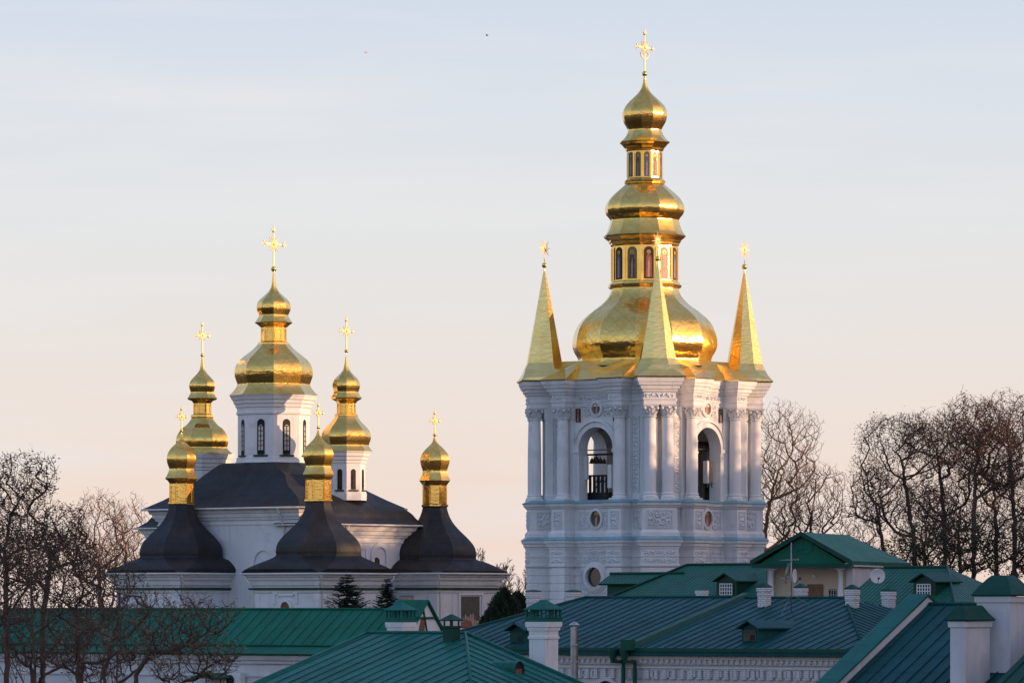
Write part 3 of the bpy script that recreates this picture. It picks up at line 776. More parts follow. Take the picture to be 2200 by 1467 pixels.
poly_stack(m, 12, pr([(327, 37.5), (324, 41), (320, 42), (316, 46), (312, 49), (308, 54), (306, 54.5), (304, 52)]), PH12)
for k in range(12):
    a = PH12 + k * rad(30); b = Vector((math.cos(a), math.sin(a))) * (37.5 / S - 0.015)
    m.stack(b.x, b.y, 0.05, 0.06, a, [(zt(383), 0), (zt(328), 0)])
m.build('drum', 'gold_trim', tower)
ap = 37.5 / S * math.cos(rad(15))
for k in range(12):
    a = PH12 + rad(15) + k * rad(30)
    icon(tower, side_fn(a, ap + 0.004), arch_poly(0.17, zt(382), zt(329)), (zt(382) + zt(329)) / 2, 0.78, 0.17, 'icon_gold' if k % 2 else 'icon_blue', ['robe_blue', 'robe_red', 'robe_brown'][k % 3], 'arched_icon', 60 + k)
m = MB(); m.facets(12, cat_rom(pr([(305, 53), (299, 46), (292, 41), (284, 37.5), (279, 37), (273, 40), (262, 46), (250, 48.5), (239, 47.5), (228, 42), (218, 33), (209, 23), (200, 14), (190, 7.5), (178, 4), (164, 2.4)]), 4), PH12)
top_d = m.build('onion_dome', 'gold_small', tower)
m = MB(); m.sphere((0, 0, zt(159)), 0.17, 12); m.lathe(8, [(0.07, zt(166)), (0.05, zt(150))]); m.build('ball', 'gold_trim', top_d)
m = cross_mb((152 - 62) / S, 19 / S, 0.045, 1)
cr_o = m.build('cross', 'gold_bright', top_d); cr_o.location = (0, 0, zt(153)); cr_o.rotation_euler = (0, 0, rad(39.3 + 54))

m = MB(); m.stack(0, 0, 4.0, 4.0, 0, [(12.2, 0), (12.37, 0)]); m.build('dark_ceiling_panel', 'oldwood', tower)  # dark panel added to cut light bounced inside the belfry

# things hanging and standing in the belfry
def tw(px, py, n_axis, val):           # a point of the belfry in world space
    fr = Frame((TX, TD, 0), TROT); p = fr.at(px, py, n_axis, val)
    return fr.o + fr.R @ p, p
def bell(loc, r, label):
    t = thing('bell', label, 'bell', loc, TROT, 'bells hanging in the belfry', None)
    m = MB(); m.lathe(16, cat_rom([(r * 1.02, 0), (r * 0.9, r * 0.2), (r * 0.68, r * 0.7), (r * 0.56, r * 1.2), (r * 0.45, r * 1.45), (0.02, r * 1.6)], 3)); m.build('bell_body', 'bronze', t)
    m = MB(); m.tube([(0, 0, r * 1.55), (0, 0, r * 2.2)], r * 0.14, 6); m.build('hanger', 'iron', t)
    m = MB(); m.tube([(0, 0, r * 0.9), (0, 0, 0)], r * 0.06, 6); m.sphere((0, 0, -r * 0.02), r * 0.17, 8); m.build('clapper', 'iron', t)
    return t
frt = Frame((TX, TD, 0), TROT)
for i, (px, lb) in enumerate(((1272, 'leftmost of the small bronze bells hanging in the left belfry arch'), (1281, 'biggest of the small bronze bells hanging in the left belfry arch'), (1290, 'third small bronze bell from the left in the left belfry arch'), (1298, 'rightmost of the small bronze bells hanging in the left belfry arch'))):
    p = frt.at(px, 992, 1, -3.4); r = (0.20, 0.27, 0.20, 0.17)[i]
    q = frt.o + frt.R @ p; bell((q.x, q.y, q.z - 0.1), r, lb)
bf = thing('bell_beam', 'dark iron beam and rod carrying the small bells across the belfry', 'beam', (TX, TD, 9.2), TROT, z0=0.0)
m = MB(); m.box(-4.0, 4.0, -3.48, -3.32, 9.4, 9.52); m.build('beam', 'iron', bf)
m = MB(); m.tube([(-4.0, -3.4, 9.75), (4.0, -3.4, 9.75)], 0.04, 6)
m.tube([(3.9, -4.0, 9.8), (3.9, 4.0, 9.8)], 0.045, 6); m.build('tie_rod', 'steel', bf)
m = MB(); m.box(-4.0, 4.0, -0.9, -0.5, 11.2, 11.6); m.box(-4.0, 4.0, 0.5, 0.9, 11.21, 11.61); m.build('timber', 'wood', bf)
q = frt.o + frt.R @ Vector((2.5, 2.3, 7.5)); bell((q.x, q.y, q.z), 0.95, 'big dark bronze bell added to darken the right belfry arch')  # dark bell, gantry and planks added to darken the inside of the arch
bg = thing('darkening_gantry', 'dark timber gantry added with the big bell to darken the right belfry arch', 'gantry', (TX, TD, 6.53), TROT, z0=0.0)
for x_, y_ in ((1.2, 3.5), (3.6, 3.5), (3.6, 1.2), (0.9, 1.2)):
    m = MB(); m.box(x_ - .14, x_ + .14, y_ - .14, y_ + .14, 6.53, 9.8); m.build('post', 'oldwood', bg)
m = MB(); m.box(.7, 3.8, 3.3, 3.6, 9.801, 10.05); m.build('beam', 'oldwood', bg); m = MB(); m.box(.7, 3.8, 1.1, 1.35, 9.801, 10.05); m.build('beam', 'oldwood', bg)
m = MB(); m.box(2.3, 2.7, 1.0, 3.7, 10.051, 10.35); m.build('bell_yoke', 'oldwood', bg)
m = MB(); m.box(.8, 3.7, 3.45, 3.52, 6.55, 8.6); m.build('darkening_screen', 'oldwood', bg)  # dark planks added to dim the view through the arch
def slat_frame(px, py, ax, val, lb):
    p = frt.at(px, py, ax, val); q = frt.o + frt.R @ p
    t = thing('bell_ringing_stand', lb, 'stand', (q.x, q.y, 6.53), TROT)
    m = MB(); m.box(-0.95, 0.85, -0.5, 0.4, 0.02, 0.55); m.build('base', 'iron', t)
    m = MB()
    for i in range(5): m.box(-0.74 + i * 0.33, -0.58 + i * 0.33, -0.3, -0.2, 0.55, 1.55)
    m.box(-0.75, 0.75, -0.31, -0.19, 1.55, 1.66); m.box(-0.75, 0.75, 0.19, 0.31, 1.2, 1.3); m.build('railing', 'iron', t)
    m = MB(); m.tube([(-0.5, -0.26, 0.5), (0.4, -0.26, 1.5)], 0.04, 5); m.build('brace', 'iron', t)
slat_frame(1291, 1040, 1, -3.2, 'dark iron ringing stand on the floor inside the left belfry arch')
slat_frame(1522, 1040, 0, 3.0, 'dark equipment stand on the floor inside the right belfry arch')
def panel(px, y0, y1, ax, val, w, lb, mt='whitepaint'):
    p = frt.at(px, (y0 + y1) / 2, ax, val); q = frt.o + frt.R @ p; h = (y1 - y0) / S
    t = thing('antenna_panel', lb, 'antenna', (q.x, q.y, q.z - h / 2 - 0.25), TROT, 'antenna panels in the belfry arches')
    m = MB(); m.stack(0, 0, w / 2, 0.09, 0, [(0.25, -0.02), (0.28, 0), (h + 0.22, 0), (h + 0.25, -0.02)]); m.build('housing', mt, t)
    m = MB(); m.tube([(0, 0.14, 0), (0, 0.14, h + 0.4)], 0.035, 6); m.build('pole', 'steel', t)
    m = MB(); m.tube([(-0.05, 0, 0.26), (-0.05, 0, 0.05), (0.02, 0.1, -0.1)], 0.025, 5); m.build('cable', 'iron', t)
panel(1258, 980, 1030, 1, -4.3, 0.36, 'grey white antenna panel at the left jamb of the left belfry arch')
panel(1311, 998, 1048, 1, -4.3, 0.30, 'white antenna panel at the right edge of the left belfry arch')
panel(1517, 990, 1038, 0, 4.3, 0.34, 'white antenna panel hanging in the right belfry arch')
panel(1530, 990, 1037, 0, 4.35, 0.3, 'yellowish antenna panel beside the jamb of the right belfry arch', 'beige')

# ------------------------------------------------------------------ the church with seven domes
CD = 330.0; CROT = rad(-42.0)
CO = W(588, HOR, CD); CB = -6.0
church = thing('church', 'white baroque church with dark pear shaped roofs and six gilded onion cupolas', 'church', (CO.x, CO.y, CB), CROT, z0=0.0)
fc = Frame((CO.x, CO.y, 0), CROT)
def cl(px, D): p = fc.loc(W(px, HOR, D)); return p.x, p.y
P_near = cl(684, 319.3); P_left = cl(390, 327.5); P_right = cl(934, 328)
T_right = cl(744, 325.4); T_left = cl(434.5, 334.5)
HX, HY = 6.85, 4.47
# main block
m = MB()
kz = CD / F
zE = 6.72
m.stack(0, 0, HX, HY, 0, [(CB, 0), (5.5, 0), (5.52, 0.08), (5.62, 0.08), (5.64, 0.02), (5.82, 0.02), (5.86, 0.16), (6.02, 0.2), (6.05, 0.3), (6.3, 0.34), (6.33, 0.46), (6.62, 0.56)])
m.build('nave_wall', 'church', church)
m = MB()
def rect(hx, hy, z, cx=0, cy=0): return [(cx - hx, cy - hy, z), (cx + hx, cy - hy, z), (cx + hx, cy + hy, z), (cx - hx, cy + hy, z)]
m.loft([rect(HX + .78, HY + .78, 6.62), rect(HX + .82, HY + .82, 6.70), rect(HX - 0.2, HY - 0.15, 7.3), rect(HX - 1.9, HY - 0.9, 8.15), rect(4.0, 2.95, 9.0), rect(2.75, 2.72, 9.72), rect(2.5, 2.5, 9.86)], True)
m.build('hip_roof', 'black', church)
m = MB()
def gutter_rect(hx, hy, z, cx=0, cy=0, r=0.07):
    p = rect(hx, hy, z, cx, cy); p.append(p[0]); 
    for a, b in zip(p, p[1:]): m.tube([a, b], r, 6)
gutter_rect(HX + .86, HY + .86, 6.64)
m.build('gutter', 'whitepaint', church)
# arms below the side drums, with bulging roofs
def arm(cx, zE, ztop, sgn):
    XA = 9.0 if sgn > 0 else 8.2
    m = MB()
    x0, x1 = sorted((sgn * (HX - 0.5), sgn * XA)); hx, hy = (x1 - x0) / 2, 4.25; c = (x0 + x1) / 2
    m.stack(c, 0.3, hx, hy, 0, [(CB, 0), (zE - 1.3, 0), (zE - 1.28, 0.07), (zE - 1.18, 0.07), (zE - 1.16, 0.02), (zE - 0.95, 0.02), (zE - 0.92, 0.14), (zE - .78, .18), (zE - 0.75, 0.3), (zE - 0.5, 0.34), (zE - .47, .46), (zE - 0.1, 0.58)])
    m.build('arm_wall', 'church', church)
    m = MB()
    e = 0.8
    x_in = sgn * 4.6
    prof = cat_rom([(0, zE - .02), (.32, zE + .08), (.78, zE + .36), (1.12, zE + .76), (1.62, zE + 1.12), (2.5, zE + 1.52), (3.4, zE + 1.88), (4.2, ztop)], 3)
    pts = [(XA + e, hy + e, zE - 0.1)] + [(XA + e + .03 - d * .75, hy + e + .03 - d * .85, z) for d, z in prof]
    rings = []
    for xo, h, z in pts:
        a, b = sorted((x_in, sgn * xo))
        rings.append([(a, 0.3 - h, z), (b, 0.3 - h, z), (b, 0.3 + h, z), (a, 0.3 + h, z)])
    m.loft(rings, True)
    m.build('bulging_roof', 'black', church)
    m = MB(); b = sgn * (XA + e + .05)
    m.tube([(x_in, 0.3 - hy - e - .05, zE - .08), (b, 0.3 - hy - e - .05, zE - .08), (b, 0.3 + hy + e + .05, zE - .08)], 0.065, 6); m.build('gutter', 'whitepaint', church)
arm(T_right[0], 5.55, 7.66, 1)
arm(T_left[0], 5.45, 7.66, -1)
def cup_window(parent, fn, w, z0, z1, mt='glass', frame_m='iron'):
    """arched drum window: dark reveal, sill, glazing bars"""
    m = MB(); m.prism(arch_poly(w, z0, z1), fn, -0.02, 0.025); o = m.build('window', 'dark', parent)
    m = MB(); m.prism(arch_poly(w * 0.62, z0 + 0.25, z1 - 0.4), fn, 0.0, 0.05); m.build('pane', mt, o)
    m = MB(); zs = z0 + 0.25
    while zs < z1 - 0.5: m.prism([(-w * .62, zs), (w * .62, zs), (w * .62, zs + .05), (-w * .62, zs + .05)], fn, 0.03, 0.075); zs += 0.34
    m.prism([(-.025, z0 + .2), (.025, z0 + .2), (.025, z1 - .45), (-.025, z1 - .45)], fn, 0.03, 0.078); m.build('glazing_bar', frame_m, o)
    m = MB(); m.prism([(-w * 1.9, z0 - 0.12), (w * 1.9, z0 - 0.12), (w * 1.9, z0 - 0.02), (-w * 1.9, z0 - 0.02)], fn, -0.02, 0.16); m.build('sill', 'trimgreen', o)
    return o
M['litpane'] = simple('pale_window_glass', (0.55, 0.53, 0.50), 0.12, 0, 0.1, 2, 0.8)
def arch_lantern(m, n, r, z0, z1, ph, cx, cy):
    """gilded lantern drum with blind arches on each side"""
    m.facets(n, [(r, z0), (r, z1)], ph, cx, cy, 0, False)
    apo = r * math.cos(PI / n); hw = r * math.sin(PI / n)
    for k in range(n):
        a = ph + (k + .5) * 2 * PI / n; fn = side_fn(a, apo, cx, cy); w = hw * 0.66; h = z1 - z0
        zs = z1 - h * .1 - w
        prev = None
        for i in range(9):
            t = PI * i / 8; q = (w * math.cos(t), zs + w * math.sin(t))
            if prev: m.prism([prev, q, (q[0] * .78, zs + (q[1] - zs) * .78), (prev[0] * .78, zs + (prev[1] - zs) * .78)], fn, -0.01, 0.035)
            prev = q
        for s in (-1, 1): m.prism([(s * w - .03, z0 + h * .08), (s * w + .03, z0 + h * .08), (s * w + .03, zs), (s * w - .03, zs)], fn, -0.01, 0.035)
    for k in range(n):
        a = ph + k * 2 * PI / n; b = Vector((math.cos(a), math.sin(a))) * (r - 0.01)
        m.stack(cx + b.x, cy + b.y, 0.035, 0.045, a, [(z0, 0), (z1, 0)])
def cupola(cx, cy, D, k, prof_dome, lantern=None, ring=None, prof_top=None, ball=None, cross=None, n=8, ph=0.0, mat='gold_small', extra_eave=None):
    """one gilded cupola; profiles in photograph rows and pixel radii at distance D"""
    s = F / D
    def q(pts): return [(r / s, (HOR - y) / s) for y, r in pts]
    m = MB(); m.facets(n, cat_rom(q(prof_dome), 4), ph, cx, cy)
    o = m.build('onion_dome', mat, church)
    if lantern:
        m = MB(); y0, y1, r = lantern
        m.facets(n, q(ring), ph, cx, cy, 0, False)
        arch_lantern(m, n, r / s, (HOR - y0) / s, (HOR - y1) / s, ph, cx, cy)
        m.facets(n, q(extra_eave), ph, cx, cy, 0, False)
        m.build('lantern', 'gold_trim', o)
    if prof_top:
        m = MB(); m.facets(n, cat_rom(q(prof_top), 4), ph, cx, cy); m.build('upper_dome', mat, o)
    yb, rb = ball
    m = MB(); m.sphere((cx, cy, (HOR - yb) / s), rb / s, 10); m.lathe(8, [(rb * .3 / s, (HOR - yb - 8) / s), (rb * .25 / s, (HOR - yb + 6) / s)], cx, cy); m.build('ball', 'gold_trim', o)
    y0, y1, arm_ = cross
    m = cross_mb((y0 - y1) / s / 0.98, arm_ / s * 0.82, 0.05 if arm_ > 20 else 0.045)
    c = m.build('cross', 'gold_bright', o); c.location = (cx, cy, (HOR - y0) / s); c.rotation_euler = (0, 0, -CROT + rad(54))
    return o
def drum(cx, cy, D, prof, n, ph, win=None, flats=()):
    s = F / D
    m = MB(); m.facets(n, [(r / s, (HOR - y) / s) for y, r in prof], ph, cx, cy, 0, False)
    o = m.build('drum', 'church', church)
    if win:
        w, y0, y1, r, mt = win
        for k in range(n):
            fn = side_fn(ph + (k + .5) * 2 * PI / n, r / s * math.cos(PI / n), cx, cy)
            cup_window(o, fn, w / s, (HOR - y0) / s, (HOR - y1) / s, mt)
    return o
PH8 = D45[1]                     # arris towards the photographer
PH8f = D45[1] + rad(22.5)        # flat towards the photographer
# central drum and dome
dm = drum(0, 0, CD, [(1012, 82), (994, 82), (990, 80), (984, 79.5), (982, 77), (893, 77), (891, 80), (887, 80.5), (885, 78.5), (878, 79), (876, 82), (870, 83), (868, 86), (862, 87), (860, 90), (855, 92), (852, 94), (849, 95)], 8, PH8, (8.5, 978, 902, 77, 'litpane'))
m = MB(); m.facets(8, [(83 * kz, (HOR - 1000) * kz), (83.5 * kz, (HOR - 998) * kz), (83.5 * kz, (HOR - 995.5) * kz), (80 * kz, (HOR - 994.5) * kz)], PH8, 0, 0, 0, False); m.build('drip_band', 'trimgreen', dm)
cupola(0, 0, CD, 1, [(850, 96), (843, 89), (836, 83), (829, 79), (825, 78), (818, 80.5), (808, 83.5), (797, 84), (786, 81), (774, 73), (762, 59), (752, 46), (744, 38), (737, 32)],
       (733, 703, 27), [(743, 31), (741, 34.5), (737, 34.5), (735, 30), (733, 27)],
       [(693, 40), (687, 36), (681, 32.5), (677, 31.5), (673, 33), (666, 36), (658, 36.5), (650, 34.5), (642, 28), (634, 19), (626, 11), (615, 5.5), (600, 3.2), (584, 2)], (578, 6), (572, 489, 27), 8, PH8, 'gold', [(704, 27), (701, 31), (698, 34), (695, 39), (693, 40.5), (691, 39)])
# side drums
drum(T_right[0], T_right[1], 325.4, [(1075, 44), (1060, 44), (1058, 42.5), (1054, 42.5), (1052, 41), (997, 41), (995, 43), (990, 43.5), (988, 46), (982, 47), (980, 50), (974, 51), (972, 53), (968, 55)], 8, PH8, (5.5, 1052, 1008, 41, 'dark'))
cupola(T_right[0], T_right[1], 325.4, 1, [(969, 56), (962, 51), (957, 48.5), (952, 49.5), (945, 52), (936, 53), (926, 50), (916, 42), (907, 33), (899, 27), (892, 23)],
       (888, 866, 19.5), [(895, 22), (893, 25), (890, 25), (888, 20)],
       [(855, 33), (849, 29.5), (843, 26.5), (839, 27), (833, 29), (826, 29.5), (818, 27), (810, 21), (802, 13), (794, 7), (782, 3.6), (766, 1.8)], (754, 4.2), (750, 682, 17), 8, PH8, 'gold_small', [(867, 19.5), (864, 22), (861, 25), (857, 32), (855, 33.5), (853, 32)])
drum(T_left[0], T_left[1], 334.5, [(1090, 56), (1070, 56), (1050, 54), (1012, 54), (1010, 56), (1006, 56.5), (1004, 58.5), (997, 60), (995, 62), (988, 63.5), (985, 66), (978, 68.5), (975, 69)], 8, PH8, (7, 1062, 1024, 54, 'dark'))
cupola(T_left[0], T_left[1], 334.5, 1, [(975, 70), (968, 62), (962, 57.5), (957, 59), (950, 60.5), (942, 60), (932, 55.5), (922, 48), (913, 36), (904, 28), (897, 24)],
       (888, 866, 19.5), [(899, 24), (896, 26), (892, 26), (890, 21), (888, 20)],
       [(856, 34), (850, 30), (844, 27), (840, 27.5), (834, 29.5), (827, 30), (819, 27), (811, 20), (803, 12), (794, 6), (780, 3.4), (766, 1.8)], (763, 4), (759, 692, 17), 8, PH8f, 'gold_small', [(867, 19.5), (864, 22), (861, 25), (858, 33), (856, 34.5), (854, 33)])
# three corner pavilions with pear roofs
def octo_sq(cx, cy, r, hs, z, f):
    """octagon of radius r blended (f = 1) into a square of half side hs"""
    out = []
    for k in range(8):
        a = PH8f + k * PI / 4; o = Vector((r * math.cos(a), r * math.sin(a)))
        x, y = math.cos(a), math.sin(a)
        q = Vector((hs if x > 0 else -hs, hs if y > 0 else -hs)); q = q * (0.997 if k % 2 else 1.0)
        p = o * (1 - f) + q * f; out.append((cx + p.x, cy + p.y, z))
    return out
def pavilion(P, D, px, prof, lant, cup, ball, cross, label):
    s = F / D; cx, cy = P
    wz = lambda y: (HOR - y) / s
    m = MB(); hs = 3.1
    m.stack(cx, cy, hs, hs, 0, [(CB, 0), (wz(1275), 0), (wz(1272), .08), (wz(1268), .1), (wz(1267), .02), (wz(1258), .02), (wz(1257), .16), (wz(1251), .2), (wz(1250), .1), (wz(1247), .12), (wz(1246), .3), (wz(1240), .36), (wz(1239), .46), (wz(1234), .54)])
    for sx, sy in ((-1, -1), (1, -1), (1, 1), (-1, 1)):       # corner strips
        m.stack(cx + sx * (hs - .3), cy + sy * (hs - .3), .3, .3, 0, [(CB, .06), (wz(1276), .06)])
    wall = m.build('pavilion_wall', 'church', church)
    m = MB(); m.stack(cx, cy, hs, hs, 0, [(wz(1267), .12), (wz(1265.5), .24), (wz(1263), .24), (wz(1262), .05)]); m.build('drip_band', 'trimgreen', wall)
    m = MB(); rings = []
    for y, r, f in prof: rings.append(octo_sq(cx, cy, r / s, 3.66, wz(y), f))
    pts = [[(ring[k]) for ring in rings] for k in range(8)]
    fine = [cat_rom(p, 4) for p in pts]
    for k in range(8):
        A, B = fine[k], fine[(k + 1) % 8]; b = len(m.v)
        for i in range(len(A)): m.v.append(A[i]); m.v.append(B[i])
        for i in range(len(A) - 1): m.idx((b + 2 * i, b + 2 * i + 1, b + 2 * i + 3, b + 2 * i + 2), None, 0, True)
    m.build('pear_roof', 'black', church)
    m = MB(); e = 3.72; z = wz(1232.5)
    p = [(cx - e, cy - e, z), (cx + e, cy - e, z), (cx + e, cy + e, z), (cx - e, cy + e, z), (cx - e, cy - e, z)]
    for a, b in zip(p, p[1:]): m.tube([a, b], 0.075, 6)
    m.build('gutter', 'whitepaint', wall)
    e2 = 3.2
    for path in ([(cx + e - .05, cy - e + .1, z), (cx + e - .1, cy - e + .3, z - .3), (cx + e2, cy - e2 + .3, z - 1.0), (cx + e2, cy - e2 + .3, CB)],
                 [(cx - e + .3, cy - e, z), (cx - e2 + .2, cy - e2 - .02, z - 1.0), (cx - e2 + .2, cy - e2 - .02, CB)],
                 [(cx + e - .1, cy + e - .1, z), (cx + e - .12, cy + e - .2, z - .35), (cx + e2 + .02, cy + e2 - .3, z - .95), (cx + e2 + .02, cy + e2 - .3, CB)]):
        m = MB(); m.tube(path, 0.06, 6); m.build('downpipe', 'whitepaint', wall)
    y0, y1, r, re = lant
    o = cupola(cx, cy, D, 1, cup, lant[:3], [(y0 + 1, r * 1.08), (y0 - 1, r * 1.14), (y0 - 4, r * 1.14), (y0 - 5, r)], None, ball, cross, 8, PH8f, 'gold_small', [(y1 + 1, r), (y1 - 3, r * 1.12), (y1 - 6, r * 1.2), (y1 - 9, re), (y1 - 11, re * 1.01), (y1 - 12, re * .97)])
    return wall
pear_n = [(1231, 1, 1.0), (1229, 160, 0.97), (1222, 140, 0.72), (1212, 119, 0.42), (1202, 104, 0.16), (1194, 98, 0.02), (1184, 99, 0), (1172, 97, 0), (1160, 90, 0), (1146, 76, 0), (1130, 58, 0), (1114, 43, 0), (1098, 34, 0), (1084, 29.5, 0), (1074, 28.5, 0)]
w_n = pavilion(P_near, 319.3, 684, pear_n, (1077, 1030, 28.5, 35),
    [(1019, 36.5), (1012, 33), (1004, 29.5), (999, 29), (993, 31.5), (984, 34.5), (975, 35), (966, 32.5), (957, 26), (950, 18), (943, 11), (936, 6), (925, 3)], (918, 3.8), (915, 866, 13), 'near')
pear_l = [(y + (2 if y > 1200 else 4), r * .97, f) for y, r, f in pear_n]
w_l = pavilion(P_left, 327.5, 390, pear_l, (1083, 1038, 27, 37),
    [(1027, 37.5), (1020, 33), (1012, 29.5), (1006, 28.5), (1000, 31), (992, 33.5), (983, 34), (974, 31.5), (965, 26), (957, 18), (951, 11), (945, 6), (932, 3)], (925, 3.8), (922, 874, 13), 'left')
pear_r = [(y + (4 if y > 1200 else 8), r * .96, f) for y, r, f in pear_n]
w_r = pavilion(P_right, 328, 934, pear_r, (1088, 1042, 27, 35),
    [(1032, 36), (1024, 32), (1016, 29), (1010, 28.5), (1004, 30.5), (996, 33), (987, 34), (978, 31.5), (969, 25), (961, 17), (955, 10), (949, 5.5), (940, 3)], (934, 3.8), (931, 883, 13), 'right')
# openings and panels on the church walls
def wall_window(parent, P, az, apo, u, w, z0, z1, label=None, mt='glass', inner=0.98, off=0.0, drop=0.0):
    fn0 = side_fn(az, apo, P[0], P[1]); fn = lambda a, d, z: fn0(a + u, d, z)
    m = MB(); ring_fn(m, fn, 0, z1 - w, w * 1.0, w * 1.5, -0.02, 0.12, 12, 1, 0, PI)
    for s in (-1, 1):
        a, b = sorted((s * w, s * w * 1.5)); m.prism([(a, z0), (b, z0), (b, z1 - w), (a, z1 - w)], fn, -0.02, 0.12)
    o = m.build('niche', 'church', parent)
    wi = w * inner; zt_ = z1 - .01 - drop
    fn_ = fn; fn = lambda a, d, z: fn_(a + off, d, z)
    m = MB(); m.prism(arch_poly(wi, z0, zt_), fn, -0.02, 0.012); m.build('window_pane', mt, o)
    w = wi; z1 = zt_
    m = MB(); m.prism([(-.03, z0), (.03, z0), (.03, z1 - .05), (-.03, z1 - .05)], fn, 0.0, 0.05)
    for zz in (z0 + .4, z0 + .8): m.prism([(-w * .95, zz), (w * .95, zz), (w * .95, zz + .05), (-w * .95, zz + .05)], fn, 0.0, 0.052)
    m.build('glazing_bar', 'wood', o)
    return o
def frame_mould(parent, P, az, apo, u, w, z0, z1, t=0.09, d=0.08, name='panel_moulding'):
    fn0 = side_fn(az, apo, P[0], P[1]); fn = lambda a, dd, z: fn0(a + u, dd, z); m = MB()
    for x0, x1, a, b in ((-w, w, z1 - t, z1), (-w, w, z0, z0 + t), (-w, -w + t, z0 + t + .002, z1 - t - .002), (w - t, w, z0 + t + .002, z1 - t - .002)):
        m.prism([(x0, a), (x1, a), (x1, b), (x0, b)], fn, -0.02, d)
    return m.build(name, 'church', parent)
AF, AR = rad(-90), 0.0
# near pavilion: front-left face has a small arched window under a stepped hood
wall_window(w_n, P_near, AF, 3.1, 0.0, 0.42, -1.2, 0.25, mt='wood')
fn0 = side_fn(AF, 3.1, *P_near); m = MB()
m.prism([(-0.75, 0.62), (0.75, 0.62), (0.75, 0.74), (-0.75, 0.74)], fn0, -.02, .1)
for s in (-1, 1):
    for i, (a, b) in enumerate(((0.72, 1.15),)):
        x0, x1 = sorted((s * a, s * b)); m.prism([(x0, 0.74 + .002), (x1, 0.742), (x1, 0.9), (x0, 0.9)], fn0, -.02, .1)
    x0, x1 = sorted((s * 0.95, s * 1.15)); m.prism([(x0, 0.1), (x1, 0.1), (x1, 0.74), (x0, 0.74)], fn0, -.02, .09)
m.build('window_hood', 'church', w_n)
wall_window(w_n, P_near, AR, 3.1, 0.2, 0.42, -1.2, 0.25, mt='wood')
wall_window(w_l, P_left, AF, 3.1, 0.2, 0.42, -1.6, 0.0, mt='wood')
wall_window(w_l, P_left, AR, 3.1, 0.9, 0.45, -1.4, -0.1, mt='wood')
# right pavilion: large framed painting
fi0 = side_fn(AR, 3.1, *P_right); U0 = 0.25
fi = lambda u, d, z: fi0(u + U0, d, z)
frame_mould(w_r, P_right, AR, 3.1, U0, 1.25, -1.75, 0.85, 0.14, 0.1, 'painting_frame')
pm = MB(); pm.prism([(-0.92, -1.55), (0.92, -1.55), (0.92, 0.62), (-0.92, 0.62)], fi, -0.01, 0.03); pic = pm.build('wall_painting', 'icon_green', w_r)
pm = MB()
r_ = random.Random(3)
for i in range(7):
    u = -0.75 + i * 0.25; h = r_.uniform(0.5, 1.3); pm.prism([(u - .13, -1.5), (u + .13, -1.5), (u + .1, -1.5 + h * .8), (u, -1.5 + h), (u - .1, -1.5 + h * .8)], fi, 0.03, 0.034 + i * .001)
pm.build('painted_figures', 'robe_pale', pic)
pm = MB(); pm.prism([(-0.88, -1.5), (0.2, -1.5), (0.05, -1.1), (-0.5, -0.95), (-0.88, -1.2)], fi, 0.03, 0.046); pm.build('painted_red_cloth', 'robe_red', pic)
frame_mould(w_r, P_right, AR, 3.1, -2.0, 0.5, -3, 0.9, 0.07, 0.05)
frame_mould(w_r, P_right, AF, 3.1, 0.6, 1.6, -3, 0.9, 0.07, 0.05)
frame_mould(w_n, P_near, AR, 3.1, -1.7, 0.6, -3, 0.75, 0.07, 0.05)
# arms and nave
wall_window(church, (0, 0.3), AR, 9.0, 0.9, 0.58, 1.4, 4.0, None, 'glass', .5, -.27, .7).location.z = church['_z']
frame_mould(church, (0, 0.3), AR, 9.0, -1.2, 0.8, 1.2, 3.9, 0.08, 0.06)
wall_window(church, (0, 0), AF, HY, 3.55, 0.92, 0.6, 3.75, None, 'glass', .55, .3, .75)
for path in ([(HX - 1.2, -HY - .86, 6.6), (HX - 1.25, -HY - .5, 6.1), (HX - 1.3, -HY - .12, 5.3), (HX - 1.3, -HY - .12, CB)], [(9.0 + .8, -2.6, 5.4), (9.0 + .4, -2.6, 5.0), (9.0 + .1, -2.6, 4.3), (9.0 + .1, -2.6, CB)]):
    m = MB(); m.tube(path, 0.06, 6); m.build('downpipe', 'whitepaint', church)

# ------------------------------------------------------------------ houses with metal roofs
HROT = rad(-38.4)
def seam_plane(m, p0, p1, q1, q0, spacing=0.5, h=0.03, w=0.02, mi=0, phase=0.5, rib=True):
    """roof plane p0-p1 (ridge) down to q0-q1 (eave) with standing seams running down the slope"""
    p0, p1, q0, q1 = map(Vector, (p0, p1, q0, q1))
    m.face((q0, q1, p1, p0) if (p1 - p0).length > 1e-4 else (q0, q1, p0), None, mi)
    n = (q1 - q0).cross(p0 - q0).normalized()
    if n.z < 0: n = -n
    if not rib: return
    # seams follow the fall line; clip each against the quad
    e = (q1 - q0).normalized(); f = n.cross(e).normalized()
    if f.z > 0: f = -f
    poly = [p0, p1, q1, q0]; us = [(p - q0).dot(e) for p in poly]; 
    u = min(us) + spacing * phase
    while u < max(us):
        ts = []
        for a, b in zip(poly, poly[1:] + poly[:1]):
            ua, ub = (a - q0).dot(e), (b - q0).dot(e)
            if (ua - u) * (ub - u) < 0: ts.append(a + (b - a) * ((u - ua) / (ub - ua)))
        if len(ts) >= 2:
            ts.sort(key=lambda v: -v.z); A, B = ts[0], ts[-1]
            if (A - B).length > 0.1:
                hw = e * w / 2
                m.loft([[A - hw, A + hw, A + hw + n * h, A - hw + n * h], [B - hw, B + hw, B + hw + n * h, B - hw + n * h]], True, False, mi)
        u += spacing
def ridge_cap(m, a, b, r=0.06, mi=0): m.tube([a, b], r, 6, mi)
